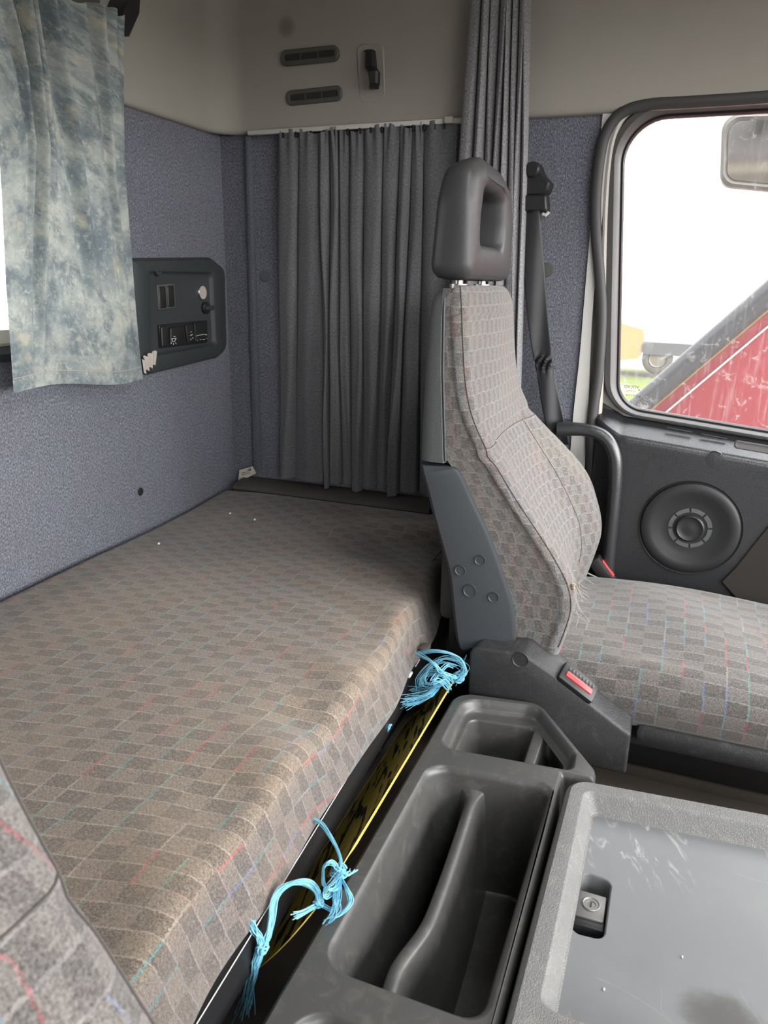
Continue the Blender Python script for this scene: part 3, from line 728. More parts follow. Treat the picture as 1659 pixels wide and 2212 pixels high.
mb = MB(); mb.tube([(xf(y)-.030+.002*math.sin(y*14), y, -.0015+.0012*math.sin(y*37)) for y in np.linspace(1.0, 1.44, 60)], .0011, 5); mb.build('seam', 'seam', mat_o)
mb = MB()
R = []
for y in (.2, 1.497): R.append([(xf(y)-.02, y, -.104), (xf(y)+.004, y, -.104), (xf(y)+.006, y, -.100), (xf(y)+.006, y, -.085), (xf(y)+.012, y, -.085), (xf(y)+.012, y, -.128), (xf(y)-.02, y, -.128)])
mb.rings(R, True, True); mb.build('front_rail', 'darkbase', bk, smooth=False)
mb = MB()
for y0, y1, r in ((.2, .86, .0005), (.90, .955, .0006), (.985, 1.0, .0022), (1.02, 1.045, .0009), (1.085, 1.105, .0022)):
    mb.tube([(xf(y)+.0125, y, -.0845) for y in np.linspace(y0, y1, 12)], r, 5)
mb.build('edge_strip', 'edge', bk)
mb = MB(); mb.box((-.70, .78, -.20), (.58, 1.40, .19)); mb.build('bunk_base', 'darkbase', bk, smooth=False)
p = AX(918, 1400, xf(1.05)+.02); mb = MB(); mb.box(p, (.014, .022, .009), .002); mb.build('latch', 'shelf', bk)
# crumbs on the cloth
for k, (px, py, lab) in enumerate(((497, 1109, 'white crumb on the dark far part of the mattress, left one of two'), (550, 1122, 'white crumb on the dark far part of the mattress, right one of two'), (343, 1174, 'tiny pale crumb on the mattress near the rear wall'))):
    p = AZ(px, py, .0115 if px > 400 else .006); mb = MB(); mb.box(p, (.003, .0045, .004), .001); tag(mb.build('crumb', 'edge'), lab, 'crumb')

# ================================================================== seats
def build_seat(mirror, label):
    W0 = 1.06; DX = .04 if mirror else 0
    def Y(y): return (.19-(y-W0)) if mirror else y
    t = thing('cab_seat', label, 'seat', (-.02, Y(1.265), ZF))
    def fl(mb): 
        for v in mb.bm.verts: v.co.y = Y(v.co.y); v.co.x += DX
        return mb
    crease = [(-.07, -.125), (-.04, -.118), (-.015, -.112), (.023, -.102), (.06, -.100), (.10, -.124), (.146, -.156), (.19, -.192), (.243, -.228), (.296, -.262), (.342, -.279), (.407, -.287), (.505, -.295)]
    shell = [(-.07, -.20), (-.012, -.192), (.065, -.205), (.143, -.236), (.231, -.284), (.26, -.308), (.38, -.318), (.505, -.320)]
    width = [(-.07, .385), (0, .40), (.08, .405), (.16, .400), (.22, .385), (.27, .362), (.34, .350), (.44, .342), (.505, .335)]
    midrec = [(-.07, -.020), (.05, -.040), (.15, -.035), (.25, -.012), (.33, .010), (.45, .012), (.505, .010)]
    zs = np.concatenate([[-.068, -.062, -.052], np.linspace(-.04, .460, 90), [.472, .481, .488, .494, .497, .4985]])
    def ins(z): return (.0 if z < .458 else .034*(1-math.sqrt(max(0, 1-((z-.458)/.041)**2)))) + (.0 if z > -.04 else .022*(1-math.sqrt(max(0, 1-((-.04-z)/.0285)**2))))
    P, U = [], []; vv = 0; pz = None; px_ = None
    for z in zs:
        d = ins(z); rr = max(.006, .018-d*.4); xc = float(np.mean([lerp(crease, z+q) for q in (-.03, -.02, -.01, 0, .01, .02, .03)]))-d*.5; xs = lerp(shell, z)-.012+d*1.0; w = lerp(width, z); mr = lerp(midrec, z)
        w += -.0; y0, hw = W0+d*.9, w/2-d*.9; ym = W0+w/2
        xs = min(xs, xc-.05) if z < .46 else max(xs, -.322+.0); row = [(xs, y0+.004, z)]+[(x, y0+.002*math.sin((x-xs)*30), z) for x in np.linspace(xs+.002, max(xs+.003, xc-rr-.002), 8)]
        n = 34; front = []
        for k in range(n+1):
            s = -math.cos(math.pi*k/n); s = math.copysign(abs(s)**.8, s) if s else 0
            r = rr; s0 = 1-r/hw*1.0
            e = 0 if abs(s) < s0 else -r*(1-math.sqrt(max(0, 1-((abs(s)-s0)/(1-s0))**2)))
            # bolsters each side of a flatter middle, parted by a soft valley
            bol = 1-math.exp(-(max(0, abs(s)-.0)/.62)**6)
            q = mr*(1-bol) if mr < 0 else mr*(1-s*s)
            va = -.004*math.exp(-((abs(s)-.60)/.05)**2)*(1 if z < .29 else .0)
            va2 = -.005*math.exp(-((z-.268-.012*s)/.008)**2)
            fb = .031*math.exp(-((z-.170)/.075)**2)*max(0, s)**1.5; front.append((xc+e+q+va+va2+fb, ym+s*hw, z))
        row += front
        row += [(x, ym+hw, z) for x in np.linspace(max(xs+.003, xc-rr-.002), xs+.002, 6)]+[(xs, ym+hw-.004, z)]
        row = np.array(row); P.append(row)
        if pz is not None: vv += math.hypot(z-pz, (xc-px_))
        pz, px_ = z, xc
        L = np.concatenate([[0], np.cumsum(np.linalg.norm(row[1:]-row[:-1], axis=1))]); U.append(np.stack([L, np.full(len(L), vv)], 1))
    mb = MB(); rows = mb.grid(P, U); mb.f(rows[-1]); mb.f(rows[0][::-1])
    mb.f  # back is closed by the shell
    back = fl(mb).build('backrest', 'seat', t, sharp=60, recalc=True)
    # seams of the backrest: near crease and cross seam
    def surf(z, s):
        i = int(np.argmin(np.abs(zs-z))); R = P[i]; return R
    mb = MB(); ln = []
    for i, z in enumerate(zs):
        if z > -.03: 
            R = P[i]; ln.append(R[12]+np.array([.0004, -.0006, 0]))
    mb.tube(ln, .0007, 5); fl(mb).build('seam', 'seam', back)
    i = int(np.argmin(np.abs(zs-.268))); mb = MB(); mb.tube([np.array((p[0]+.0005, p[1], p[2]+.016*((k-17)/17.)*1.0*0)) for k, p in enumerate(P[i][12:41])], .0006, 5); fl(mb).build('seam', 'seam', back)
    for cidx in (31,):
        mb = MB(); mb.tube([P[j][cidx]+np.array([.0004, 0, 0]) for j, z in enumerate(zs) if 0 < z < .27], .0006, 5); fl(mb).build('seam', 'seam', back)
    # plastic shell on the upper back
    mb = MB(); rows = []
    for z in [.243, .248]+list(np.linspace(.26, .46, 16))+[.475, .484, .490, .494]:
        d = ins(z)*.45; xb = lerp([(.24, -.352), (.38, -.349), (.483, -.343), (.5, -.334)], z)+d*.7; xq = lerp([(.24, -.309), (.26, -.311), (.38, -.319), (.5, -.322)], z); w = lerp(width, z)
        y0, y1 = W0-.006+d, W0+w+.006-d; r = .022
        rows.append([(xq, y0+.003, z), (xq-.002, y0, z), (xb+r, y0, z)]+[(xb+r-r*math.sin(a), y0+r-r*math.cos(a), z) for a in np.linspace(.3, math.pi/2, 5)]+[(xb+r-r*math.cos(a), y1-r+r*math.sin(a), z) for a in np.linspace(0, math.pi/2-.3, 5)]+[(xb+r, y1, z), (xq-.002, y1, z), (xq, y1-.003, z)])
    rw = mb.rings(rows, True, True); fl(mb).build('back_shell', 'shell', t)
    mb = MB(); mb.tube([(lerp([(.24, -.309), (.26, -.311), (.38, -.319), (.5, -.322)], z)+.0015, W0-.004+ins(z)*.5, z) for z in np.linspace(.246, .488, 30)], .0016, 6); fl(mb).build('edge_piping', 'cover', t)
    # lower side cover
    fr = [(.238, -.296), (.231, -.284), (.19, -.262), (.143, -.236), (.10, -.217), (.065, -.203), (.03, -.191), (-.012, -.184), (-.03, -.184)]
    bc = [(.236, -.352), (.2, -.340), (.153, -.326), (.11, -.312), (.072, -.300), (.03, -.293), (-.005, -.288), (-.045, -.281), (-.06, -.274)]
    mb = MB(); rows = []
    for k, (f, b) in enumerate(zip(spline([(x, 0, z) for z, x in fr], 26), spline([(x, 0, z) for z, x in bc], 26))):
        e = .004 if k in (0, 25) else 0
        rows.append([(b[0]+.010, W0+.04, b[2]), (b[0]+.001, W0+.008+e, b[2]), (b[0]+.003, W0-.002+e, b[2]), (b[0]+.009, W0-.008+e, b[2]), (f[0]-.006, W0-.010+e, f[2]), (f[0]-.001, W0-.008+e, f[2]), (f[0], W0-.003+e, f[2]), (f[0]-.002, W0+.012, f[2])])
    mb.rings(rows, True, True); sc_ = fl(mb).build('side_cover', 'cover', t)
    if not mirror:
        for px, py, r in ((1037, 1210, .0085), (994, 1232, .0085), (1015, 1276, .0105), (1066, 1290, .0085)):
            p = AY(px, py, W0-.010); mb = MB(); mb.lathe((p[0], W0-.009, p[2]), (0, -1, 0), [(r, 0), (r-.0005, .0022), (r-.0018, .0009), (.0001, .0009)], 28); mb.build('screw_cap', 'cover', sc_)
    # backrest base between cover and far side (metal frame, dark)
    mb = MB(); mb.box((-.255, W0+.20, -.03), (.09, .36, .12), .01); mb.box((-.285, W0+.20, .10), (.06, .38, .24), .012); fl(mb).build('back_frame', 'black', t)
    # headrest
    oy = [(1.073, .506), (1.345, .506), (1.350, .60), (1.318, .648), (1.25, .668), (1.13, .672), (1.074, .656), (1.066, .61)]
    orad = [.022, .022, .06, .05, .06, .035, .03, .06]
    hy = [(1.128, .556), (1.268, .556), (1.272, .585), (1.262, .626), (1.24, .634), (1.16, .636), (1.138, .628), (1.126, .59)]
    hrad = [.014, .014, .05, .012, .02, .02, .012, .05]
    mb = MB(); R = []
    def lean(z): return .016*max(0, (z-.51)/.15)**1.6
    def ring(poly, rad, d, x, xk=1): return [(x+lean(p[1])*xk, p[0], p[1]) for p in rpoly(inset(poly, d), [max(.004, r-d) for r in rad], 8)]
    seq = [(oy, orad, .0, -.330, 1), (oy, orad, -.001, -.318, .6), (oy, orad, .0, -.301, .2), (oy, orad, .003, -.2945, 0), (oy, orad, .009, -.2900, 0), (oy, orad, .024, -.2875, 0)]
    for s in seq: R.append(ring(*s))
    for d, x in ((-.012, -.2885), (-.006, -.2905), (-.001, -.296), (.001, -.306), (.002, -.330), (-.002, -.346), (-.008, -.350)): R.append(ring(hy, hrad, d, x, max(0, (-.296-x)/.05)))
    R.append(ring(oy, orad, .018, -.352)); R.append(ring(oy, orad, .008, -.348)); R.append(ring(oy, orad, .002, -.341)); R.append(R[0])
    mb.rings(R); bmesh.ops.remove_doubles(mb.bm, verts=mb.bm.verts[:], dist=1e-5)
    h = fl(mb).build('headrest', 'hr', t, sharp=80)
    for yy in (1.135, 1.275):
        mb = MB(); mb.cyl((-.322, yy, .47), (0, 0, 1), .0065, .06, 18); mb.cyl((-.322, yy, .492), (0, 0, 1), .014, .008, 20); fl(mb).build('headrest_post', 'post', t)
    # cushion
    P = []; xs_ = np.concatenate([np.linspace(-.20, -.17, 6), np.linspace(-.16, .31, 60), np.linspace(.318, .37, 14)])
    for x in xs_:
        e = max(0, (x-.31)/.06); dz = .06*(1-math.sqrt(max(0, 1-min(1, e)**2))); zt = -.052-dz+.010*math.sin(max(0, min(1, (x+.15)/.35))*math.pi)
        y0, y1 = W0+.004, W0+.398; row = [(x, y0+.04, -.145), (x, y0+.010, -.140), (x, y0+.001, -.122), (x, y0-.004, -.10)]
        for a in np.linspace(0, math.pi/2, 9): row.append((x, y0-.004+.048*(1-math.cos(a)), -.092+(zt+.092)*math.sin(a)))
        for k in np.linspace(0, 1, 40)[1:-1]:
            y = y0+.044+(y1-y0-.088)*k; row.append((x, y, zt+.012*math.sin(math.pi*k)*(1 if x < .3 else .6)+.003*math.sin(x*23+y*15)+.006*k))
        for a in np.linspace(math.pi/2, 0, 7): row.append((x, y1-.044*(1-math.cos(a)), -.092+(zt+.006+.092)*math.sin(a)))
        row += [(x, y1, -.12), (x, y1-.03, -.145)]
        P.append(row)
    P = np.array(P); P = np.transpose(P, (1, 0, 2))
    if mirror: P[:, :, 1] = .19-(P[:, :, 1]-W0); P[:, :, 0] += DX
    cu = sheet('seat_cushion', P, 'cushion', t)
    # side cover with belt buckle
    nf = [(-.250, -.036), (-.166, -.033), (-.116, -.060), (-.012, -.124), (.0, -.130), (.0, -.20), (-.248, -.20)]
    rf = [(-.246, -.026), (-.160, -.018), (-.108, -.052), (-.006, -.112), (.0, -.118), (.0, -.20), (-.246, -.20)]
    def rp(L, r, d=0): return rpoly(inset(L, d), [r, .02, .02, .008, .006, .004, .004], 5)
    mb = MB(); R = [[(p[0], 1.085, p[1]) for p in rp(rf, .02, .002)], [(p[0], 1.070, p[1]) for p in rp(rf, .02)], [(p[0], 1.055, p[1]) for p in rp(rf, .02, .003)], [(p[0], 1.036, p[1]) for p in rp(nf, .018)], [(p[0], 1.032, p[1]) for p in rp(nf, .018, .001)], [(p[0], 1.030, p[1]) for p in rp(nf, .018, .004)]]
    mb.rings(R, True, True); sd = fl(mb).build('side_console', 'side', t, sharp=50)
    if not mirror:
        q = AY(1124, 1425, 1.03); mb = MB(); mb.lathe((q[0], 1.0305, q[2]), (0, -1, 0), [(.0125, 0), (.012, .002), (.0108, .0007), (.0001, .0007)], 32); mb.build('screw_cap', 'side', sd)
    ang = math.atan2(-.064, .104); R3 = Matrix.Rotation(-ang, 3, 'Y') @ Matrix.Rotation(math.radians(24), 3, 'X')
    c = Vector((-.0855, 1.047, -.0735)); bkl = MB(); bkl.box(c, (.062, .036, .018), .004, R=R3); b_o = fl(bkl).build('belt_buckle', 'black', sd)
    mb = MB(); mb.box(c+R3 @ Vector((0, -.004, .008)), (.046, .010, .008), .002, R=R3); fl(mb).build('release_button', 'red', b_o)
    mb = MB()
    for k in range(8): mb.box(c+R3 @ Vector((-.021+.006*k, .007, .0095)), (.0025, .005, .003), 0, R=R3)
    fl(mb).build('buckle_teeth', 'chrome', b_o)
    # seat plinth
    mb = MB(); mb.box((.11, 1.27, -.165), (.66, .35, .05), .012); mb.box((.19, 1.082, -.148), (.37, .04, .034), .012); fl(mb).build('plinth', 'side', t)
    mb = MB(); mb.box((.11, 1.29, -.231), (.62, .25, .078), .006); fl(mb).build('suspension_base', 'darkbase', t)
    if not mirror:
        for px, py in ((1432, 1636), (1536, 1657), (1610, 1674)):
            pass
        # torn lower edge of the backrest
        b = np.array(AY(1248, 1262, 1.066)); b[0] -= .004
        mb = MB(); rg = np.random.default_rng(5)
        for k in range(20):
            s = np.array(AY(1238+rg.uniform(-4, 14), 1232+rg.uniform(0, 95), 1.066)); s[1] = 1.075; dr = np.array([rg.uniform(.4, 1.0), rg.uniform(-.5, .2), rg.uniform(-1.3, .2)]); L = rg.uniform(.010, .024)
            m1 = s+dr*L*.5+rg.normal(0, .003, 3); e = s+dr*L+rg.normal(0, .005, 3); mb.tube(spline([s, m1, e], 7), .0003, 4)
        mb.build('frayed_thread', 'thread', t)
        mb = MB(); q = np.array(AY(1250, 1270, 1.07)); r = bmesh.ops.create_icosphere(mb.bm, subdivisions=3, radius=.0042)
        for v in r['verts']: v.co = Vector((v.co.x*.7, v.co.y*.8, v.co.z*1.2))+Vector((q[0]-.008, 1.073, q[2]))+Vector(tuple(rg.normal(0, .0008, 3)))
        mb.build('torn_foam', 'foam', t)
    return t
build_seat(False, 'passenger seat in grey checked cloth with open headrest, beside the door')
build_seat(True, 'driver seat backrest in grey checked cloth, close in the bottom left corner')

# seat belt on the pillar
sb = thing('seat_belt', 'black seat belt hanging from its guide on the blue pillar', 'seat belt', (-.26, 1.53, .2))
mb = MB()
L = [(1120, 455), (1128, 560), (1140, 680), (1150, 760), (1158, 800), (1172, 880), (1190, 960)]; Rr = [(1166, 455), (1174, 560), (1183, 680), (1193, 760), (1196, 800), (1212, 880), (1232, 960)]
a, b = spline([AY(*p, 1.515) for p in L], 60), spline([AY(*p, 1.515) for p in Rr], 60); rows = []
for k, (l, r) in enumerate(zip(a, b)):
    w = math.exp(-((l[2]-.352)/.014)**2)
    rows.append([l+(r-l)*s+np.array((0, .004*math.sin(s*5+k*.2)-.008*w*math.sin(s*17+k), .003*w*math.sin(s*11))) for s in np.linspace(0, 1, 14)])
mb.grid(rows); o = mb.build('webbing', 'belt', sb); o.modifiers.new('thick', 'SOLIDIFY').thickness = .0016
mb = MB(); q = [AY(*p, 1.53) for p in [(1118, 352), (1166, 352), (1176, 378), (1192, 394), (1186, 414), (1172, 425), (1118, 425)]]; q = [(p[0], p[2]) for p in q]
mb.rings([[(p[0], y, p[1]) for p in rpoly(inset(q, d), .007)] for d, y in ((0, 1.558), (0, 1.522), (.004, 1.516))], False, True); mb.build('anchor_cover', 'black', sb)
p = AY(1151, 366, 1.515); mb = MB(); mb.lathe((p[0], 1.518, p[2]), (0, -1, 0), [(.014, 0), (.013, .008), (.010, .011), (.0001, .011)], 24); mb.build('anchor_bolt', 'black', sb)
mb = MB(); q = [AY(*p, 1.525) for p in [(1118, 422), (1183, 422), (1185, 458), (1118, 458)]]; q = [(p[0], p[2]) for p in q]
mb.rings([[(p[0], y, p[1]) for p in rpoly(inset(q, d), .004)] for d, y in ((0, 1.545), (0, 1.512), (.003, 1.508))], True, True); mb.build('guide_loop', 'black', sb)
a, b = AY(1172, 462, 1.512), AY(1186, 458, 1.512); mb = MB(); mb.tube([a, (a+b)/2+np.array([0, 0, -.004]), b], .003, 8); mb.build('guide_edge', 'white', sb)
p = AY(1181, 583, 1.56); mb = MB(); mb.lathe((p[0], 1.561, p[2]), (0, -1, 0), [(.014, 0), (.013, .004), (.0001, .005)], 24); tag(mb.build('plug_cap', 'vent'), 'pale round plug on the blue pillar right behind the seat belt', 'plug')
# second buckle behind the seat by the door
b2 = thing('belt_buckle', 'black belt buckle with red edge between seat backrest and grab handle', 'buckle', tuple(AY(1320, 1255, 1.455)))
mb = MB(); pa, pb = np.array(AY(1282, 1205, 1.475)), np.array(AY(1322, 1262, 1.475)); d = Vector(pb-pa); R3 = Matrix.Rotation(-math.atan2(d.z, d.x), 3, 'Y')
mb.box((pa+pb)/2, (d.length, .030, .026), .005, R=R3); mb.build('body', 'black', b2)
mb = MB(); n3 = R3 @ Vector((0, 0, 1)); q = Vector(tuple((pa+pb)/2))+n3*.011; mb.box(q, (d.length*.6, .016, .006), .001, R=R3); mb.build('button', 'red', b2)
mb = MB(); mb.tube([AY(1262, 1235, 1.45), AY(1300, 1253, 1.45), AY(1330, 1268, 1.45)], .0022, 6); mb.build('stalk', 'steel', b2)

# ================================================================== storage tray
ZB = -.105
tr = thing('storage_tray', 'dark grey plastic storage tray with compartments between bunk and lid', 'tray', (-.16, .65, ZF))
outer = [(-.266, .27), (-.076, .27), (-.076, .862), (-.036, .864), (-.036, .888), (-.134, 1.026), (-.262, 1.008)]
orr = [.02, .006, .004, .004, .03, .03, .035]
mb = MB()
def orng(d, z): return z3(rpoly(inset(outer, d), [max(.003, r-d) for r in orr], 7), z)
O = mb.rings([orng(-.006, ZF), orng(-.002, -.15), orng(0, ZB-.008), orng(.0015, ZB-.003), orng(.005, ZB)])
def hole(poly, rad, lv, cap=True):
    return mb.rings([z3(rpoly(inset(poly, d), [max(.004, q+rr_) for q in rad], 7), z) for d, z, rr_ in lv], False, cap)
main = [(-.246, .484), (-.084, .484), (-.080, .838), (-.245, .821)]
def dr(k): return [k*.7, k*.6, k*.7, k]
H1 = hole(main, [.030, .022, .020, .028], [(0, ZB, 0), (.002, ZB-.0008, 0), (.005, ZB-.004, 0), (.0075, ZB-.010, 0), (dr(.020), -.18, 0), (dr(.030), -.262, 0), (dr(.034), -.272, 0), (dr(.044), -.276, -.01)])
rec = [(-.245, .855), (-.063, .872), (-.064, .912), (-.136, 1.016), (-.248, .996)]
H2 = hole(rec, [.02, .012, .02, .025, .03], [(0, ZB, 0), (.002, ZB-.0008, 0), (.005, ZB-.004, 0), (.007, ZB-.012, 0), (.009, ZB-.016, 0), (.012, ZB-.0185, 0), (.016, ZB-.019, 0)], False)
ncmp = [(-.242, .29), (-.088, .29), (-.088, .448), (-.240, .448)]
H3 = hole(ncmp, [.03]*4, [(0, ZB, 0), (.002, ZB-.0008, 0), (.005, ZB-.004, 0), (.0075, ZB-.010, 0), (.016, -.15, 0), (.022, -.155, 0)])
mb.plate([O[-1], H1[0], H2[0], H3[0]])
zr = ZB-.019
cup = [tuple(AZ(*p, zr)[:2]) for p in [(976, 1634), (1130, 1664), (1160, 1571), (1013, 1549)]]
H4 = hole(cup, [.014, .008, .010, .014], [(0, zr, 0), (.002, zr-.001, 0), (.004, zr-.005, 0), (.012, -.215, 0), (.018, -.222, 0)])
pit = [tuple(AZ(*p, zr)[:2]) for p in [(1146, 1666), (1228, 1684), (1241, 1640), (1176, 1577)]]
H5 = hole(pit, [.006, .006, .010, .008], [(0, zr, 0), (.002, zr-.001, 0), (.003, zr-.005, 0), (.008, -.165, 0), (.010, -.168, 0)])
mb.plate([H2[-1], H4[0], H5[0]])
mb.build('tray_body', 'box', tr, sharp=35, wn=True)
dv = spline([(-.190, .850, 0), (-.182, .815, 0), (-.179, .772, 0), (-.175, .70, 0), (-.173, .65, 0), (-.173, .597, 0), (-.1825, .550, 0), (-.184, .53, 0), (-.181, .50, 0)], 60)
mb = MB(); rows = []
for k, p in enumerate(dv):
    fl_ = .018*math.exp(-((p[1]-.835)/.018)**2); zt = -.136+.006*math.exp(-((p[1]-.83)/.03)**2); w = .0085+fl_
    t = dv[min(k+1, 59)]-dv[max(k-1, 0)]; t /= np.linalg.norm(t); nx, ny = t[1], -t[0]
    rows.append([(p[0]+nx*o, p[1]+ny*o, z) for o, z in ((-w-.018, -.278), (-w-.010, -.20), (-w-.003, zt-.02), (-w+.001, zt-.003), (-w+.004, zt), (0, zt+.0015), (w-.004, zt), (w-.001, zt-.003), (w+.002, zt-.02), (w+.006, -.20), (w+.012, -.278))])
mb.grid(rows); mb.build('divider', 'box', tr)

# ================================================================== lid
ld = thing('locker_lid', 'grey locker lid with raised grained rim and sunken smooth top', 'lid', (.15, .58, ZF))
ZL = -.098
lo = [(-.073, .27), (.52, .27), (.52, .894), (-.070, .850)]
lo = [(-.073, .27), (.52, .27), (.52, .905), (-.068, .852)]
mb = MB()
def lr(d, z, r=.03): return z3(rpoly(inset(lo, d), [max(.004, r-d)]*4, 8), z)
LO = mb.rings([lr(.006, ZF), lr(.003, -.14), lr(0, ZL-.010), lr(.002, ZL-.004), lr(.007, ZL)])
li = [(-.047, .514), (.50, .514), (.50, .874), (-.047, .832)]
def lq(d, z, r=.014): return z3(rpoly(inset(li, d), [max(.005, r-d*.3)]*4, 8), z)
LI = mb.rings([lq(0, ZL), lq(.002, ZL-.001), lq(.004, ZL-.004), lq(.012, ZL-.020), lq(.0135, ZL-.0225), lq(.016, ZL-.0235)])
mb.plate([LO[-1], LI[0]]); mb.build('lid_rim', 'lidrim', ld, sharp=35, wn=True)
zp = ZL-.0235
mb = MB(); ring0 = [mb.v(p) for p in lq(.0155, zp)]
lk = [(-.0345, .628), (.001, .631), (.001, .716), (-.034, .719)]
LK = mb.rings([z3(rpoly(inset(lk, d), .010, 6), z) for d, z in ((0, zp), (.0012, zp-.001), (.002, zp-.004), (.003, zp-.028))], False, True)
mb.plate([ring0, LK[0]]); mb.build('lid_top', 'lid', ld, sharp=35, wn=True)
lck = MB(); lck.box((-.0175, .676, zp-.014), (.029, .036, .020), .0015); lck.box((-.0175, .656, zp-.018), (.029, .008, .018), .001)
l_o = lck.build('lock', 'steel', ld)
mb = MB(); mb.lathe((-.0175, .677, zp-.0045), (0, 0, 1), [(.0095, 0), (.0095, .0015), (.0085, .002), (.0078, .0012), (.005, .0012), (.0045, .0), (.0001, -.0004)], 32); mb.build('lock_barrel', 'steel', l_o)
mb = MB(); mb.box((-.0175, .677, zp-.0037), (.0014, .006, .0012)); mb.build('keyhole', 'black', l_o)
mb = MB(); mb.box((-.0175, .654, zp-.017), (.031, .012, .022), .002); mb.build('lock_lip', 'black', l_o)
for px, py, lab in ((1474, 2067, 'pale crumb in the middle of the lid'), (1305, 2137, 'pale crumb on the lid just below the lock')):
    p = AZ(px, py, zp+.001); mb = MB(); mb.box(p, (.0014, .0026, .0010), .0003); tag(mb.build('crumb', 'edge'), lab, 'crumb')

# ================================================================== yellow boards in the gap
def board(name, label, dx, dz, y0, y1, xr=-.272):
    t = thing(name, label, 'board', (xr-.07, .75, ZF))
    d = Vector((-.62, 0, -.78)).normalized(); n = Vector((-.78, 0, .62)); W = .125
    out = [(y0+.03, 0), (y1, 0), (y1, W), (y0+.01, W), (y0-.012, W*.62), (y0-.004, W*.25)]
    L = rpoly(out, [.03, .004, .01, .02, .05, .06], 5)
    def pt(p, th): v = Vector((xr+dx, p[0], ZB+.004+dz))+d*p[1]+n*th; return (v.x, v.y, v.z)
    mb = MB(); a = [mb.v(pt(p, .0009)) for p in L]; b = [mb.v(pt(p, 0)) for p in L]
    f = mb.f(a, L); f2 = mb.f(b[::-1], L[::-1])
    mb.build('face', 'tiger', t, smooth=False)
    mb = MB(); mb.rings([[pt(p, -.0002) for p in L], [pt((p[0], p[1]-.0004), .0004) for p in L], [pt(p, .0010) for p in L]]); mb.build('edge', 'yedge', t, smooth=False)
board('striped_board', 'yellow board with black streaks standing in the gap beside the tray, upper one', 0, 0, .515, 1.035)
board('striped_board', 'second yellow board hidden behind the streaked one, only its bright edge showing', .0012, -.0005, .60, 1.05)

# ================================================================== blue twine
def bundle(mb, path, n, spread, r=.0006, seed=0, m=26, taper=None, fray=0):
    rg = np.random.default_rng(seed); C = spline(path, m); k = np.arange(m)/(m-1)
    for i in range(n):
        o = rg.normal(0, 1, 3); ph = rg.uniform(0, 6.28, 3); am = rg.uniform(.2, .8, 3)
        s = spread*(np.array([taper(t) for t in k]) if taper else np.ones(m))
        off = (o[None, :]*.6+am[None, :]*np.sin(ph[None, :]+k[:, None]*7*np.array([1, 1.3, .8])))*s[:, None]
        if fray: off += o[None, :]*fray*(k[:, None]**3)
        cut = m-int(rg.integers(0, 3)) if fray else m
        mb.tube((C+off)[:cut], r*rg.uniform(.7, 1.3), 4, flat_=.6)
def Zp(*a): return [AZ(px, py, z) for px, py, z in a]
tw = thing('twine', 'long piece of blue baler twine with two knots lying over the board and tray edge', 'twine', tuple(AZ(740, 1880, -.11)))
def knot(c, r, seed, par, n=12):
    mb = MB(); rg = np.random.default_rng(seed)
    for k in range(n):
        a = Vector(tuple(rg.normal(0, 1, 3))).normalized(); u = a.orthogonal().normalized(); w = a.cross(u); q = Vector(tuple(c)); rr = r*rg.uniform(.55, 1.0)
        mb.tube([q+(u*math.cos(t)+w*math.sin(t)*.9)*rr+a*(.3*r*math.sin(t*2)) for t in np.linspace(0, 6.0, 22)], .0011, 4)
    r_ = bmesh.ops.create_icosphere(mb.bm, subdivisions=2, radius=r*.55)
    for v in r_['verts']: v.co += Vector(tuple(c))
    return mb.build('knot', 'twine', par)
kA, kB = AZ(732, 1884, -.088), AZ(566, 2045, -.10)
knot(kA, .009, 1, tw); knot(kB, .007, 2, tw); knot(AZ(688, 1950, -.095), .0055, 3, tw, 8)
mb = MB()
bundle(mb, Zp((675, 1768, -.075), (700, 1785, -.075), (722, 1825, -.08), (735, 1858, -.082), (732, 1884, -.088)), 12, .0013, seed=11)
bundle(mb, Zp((732, 1884, -.088), (715, 1862, -.075), (698, 1875, -.07), (700, 1915, -.075), (722, 1920, -.08), (735, 1890, -.085)), 10, .0022, seed=12)
bundle(mb, Zp((735, 1884, -.085), (720, 1905, -.065), (700, 1925, -.075), (705, 1935, -.085), (730, 1910, -.085)), 6, .002, seed=13)
bundle(mb, Zp((735, 1890, -.09), (733, 1930, -.09), (720, 1965, -.098), (690, 1955, -.098), (655, 1972, -.09), (632, 1982, -.088)), 10, .0011, seed=14, fray=.0012)
bundle(mb, Zp((735, 1890, -.088), (728, 1930, -.085), (726, 1965, -.092), (712, 1990, -.10)), 18, .0024, seed=15, fray=.0015)
bundle(mb, Zp((735, 1890, -.088), (752, 1925, -.09), (756, 1950, -.095), (735, 1975, -.1), (718, 1985, -.101)), 9, .0018, seed=16)
bundle(mb, Zp((735, 1884, -.088), (750, 1890, -.09), (766, 1880, -.095)), 7, .0012, seed=17, fray=.0015, m=12)
bundle(mb, Zp((690, 1952, -.095), (683, 1920, -.08), (655, 1906, -.07), (618, 1914, -.07), (594, 1940, -.075), (586, 1990, -.085), (578, 2025, -.095), (566, 2045, -.1)), 34, .0024, seed=18, m=34)
bundle(mb, Zp((566, 2045, -.1), (556, 2020, -.085), (545, 1998, -.08), (536, 1982, -.08)), 26, .0022, seed=19, fray=.003, m=16)
bundle(mb, Zp((563, 2050, -.105), (553, 2085, -.12), (543, 2130, -.15), (533, 2185, -.19)), 26, .0028, seed=20, fray=.0035, m=20)
mb.build('strand', 'twine', tw)
tw2 = thing('twine', 'tangled tuft of blue baler twine at the boards far end by the seat base', 'twine', tuple(AZ(950, 1450, -.12)))
mb = MB(); rg = np.random.default_rng(7)
kc = AZ(990, 1462, -.085)
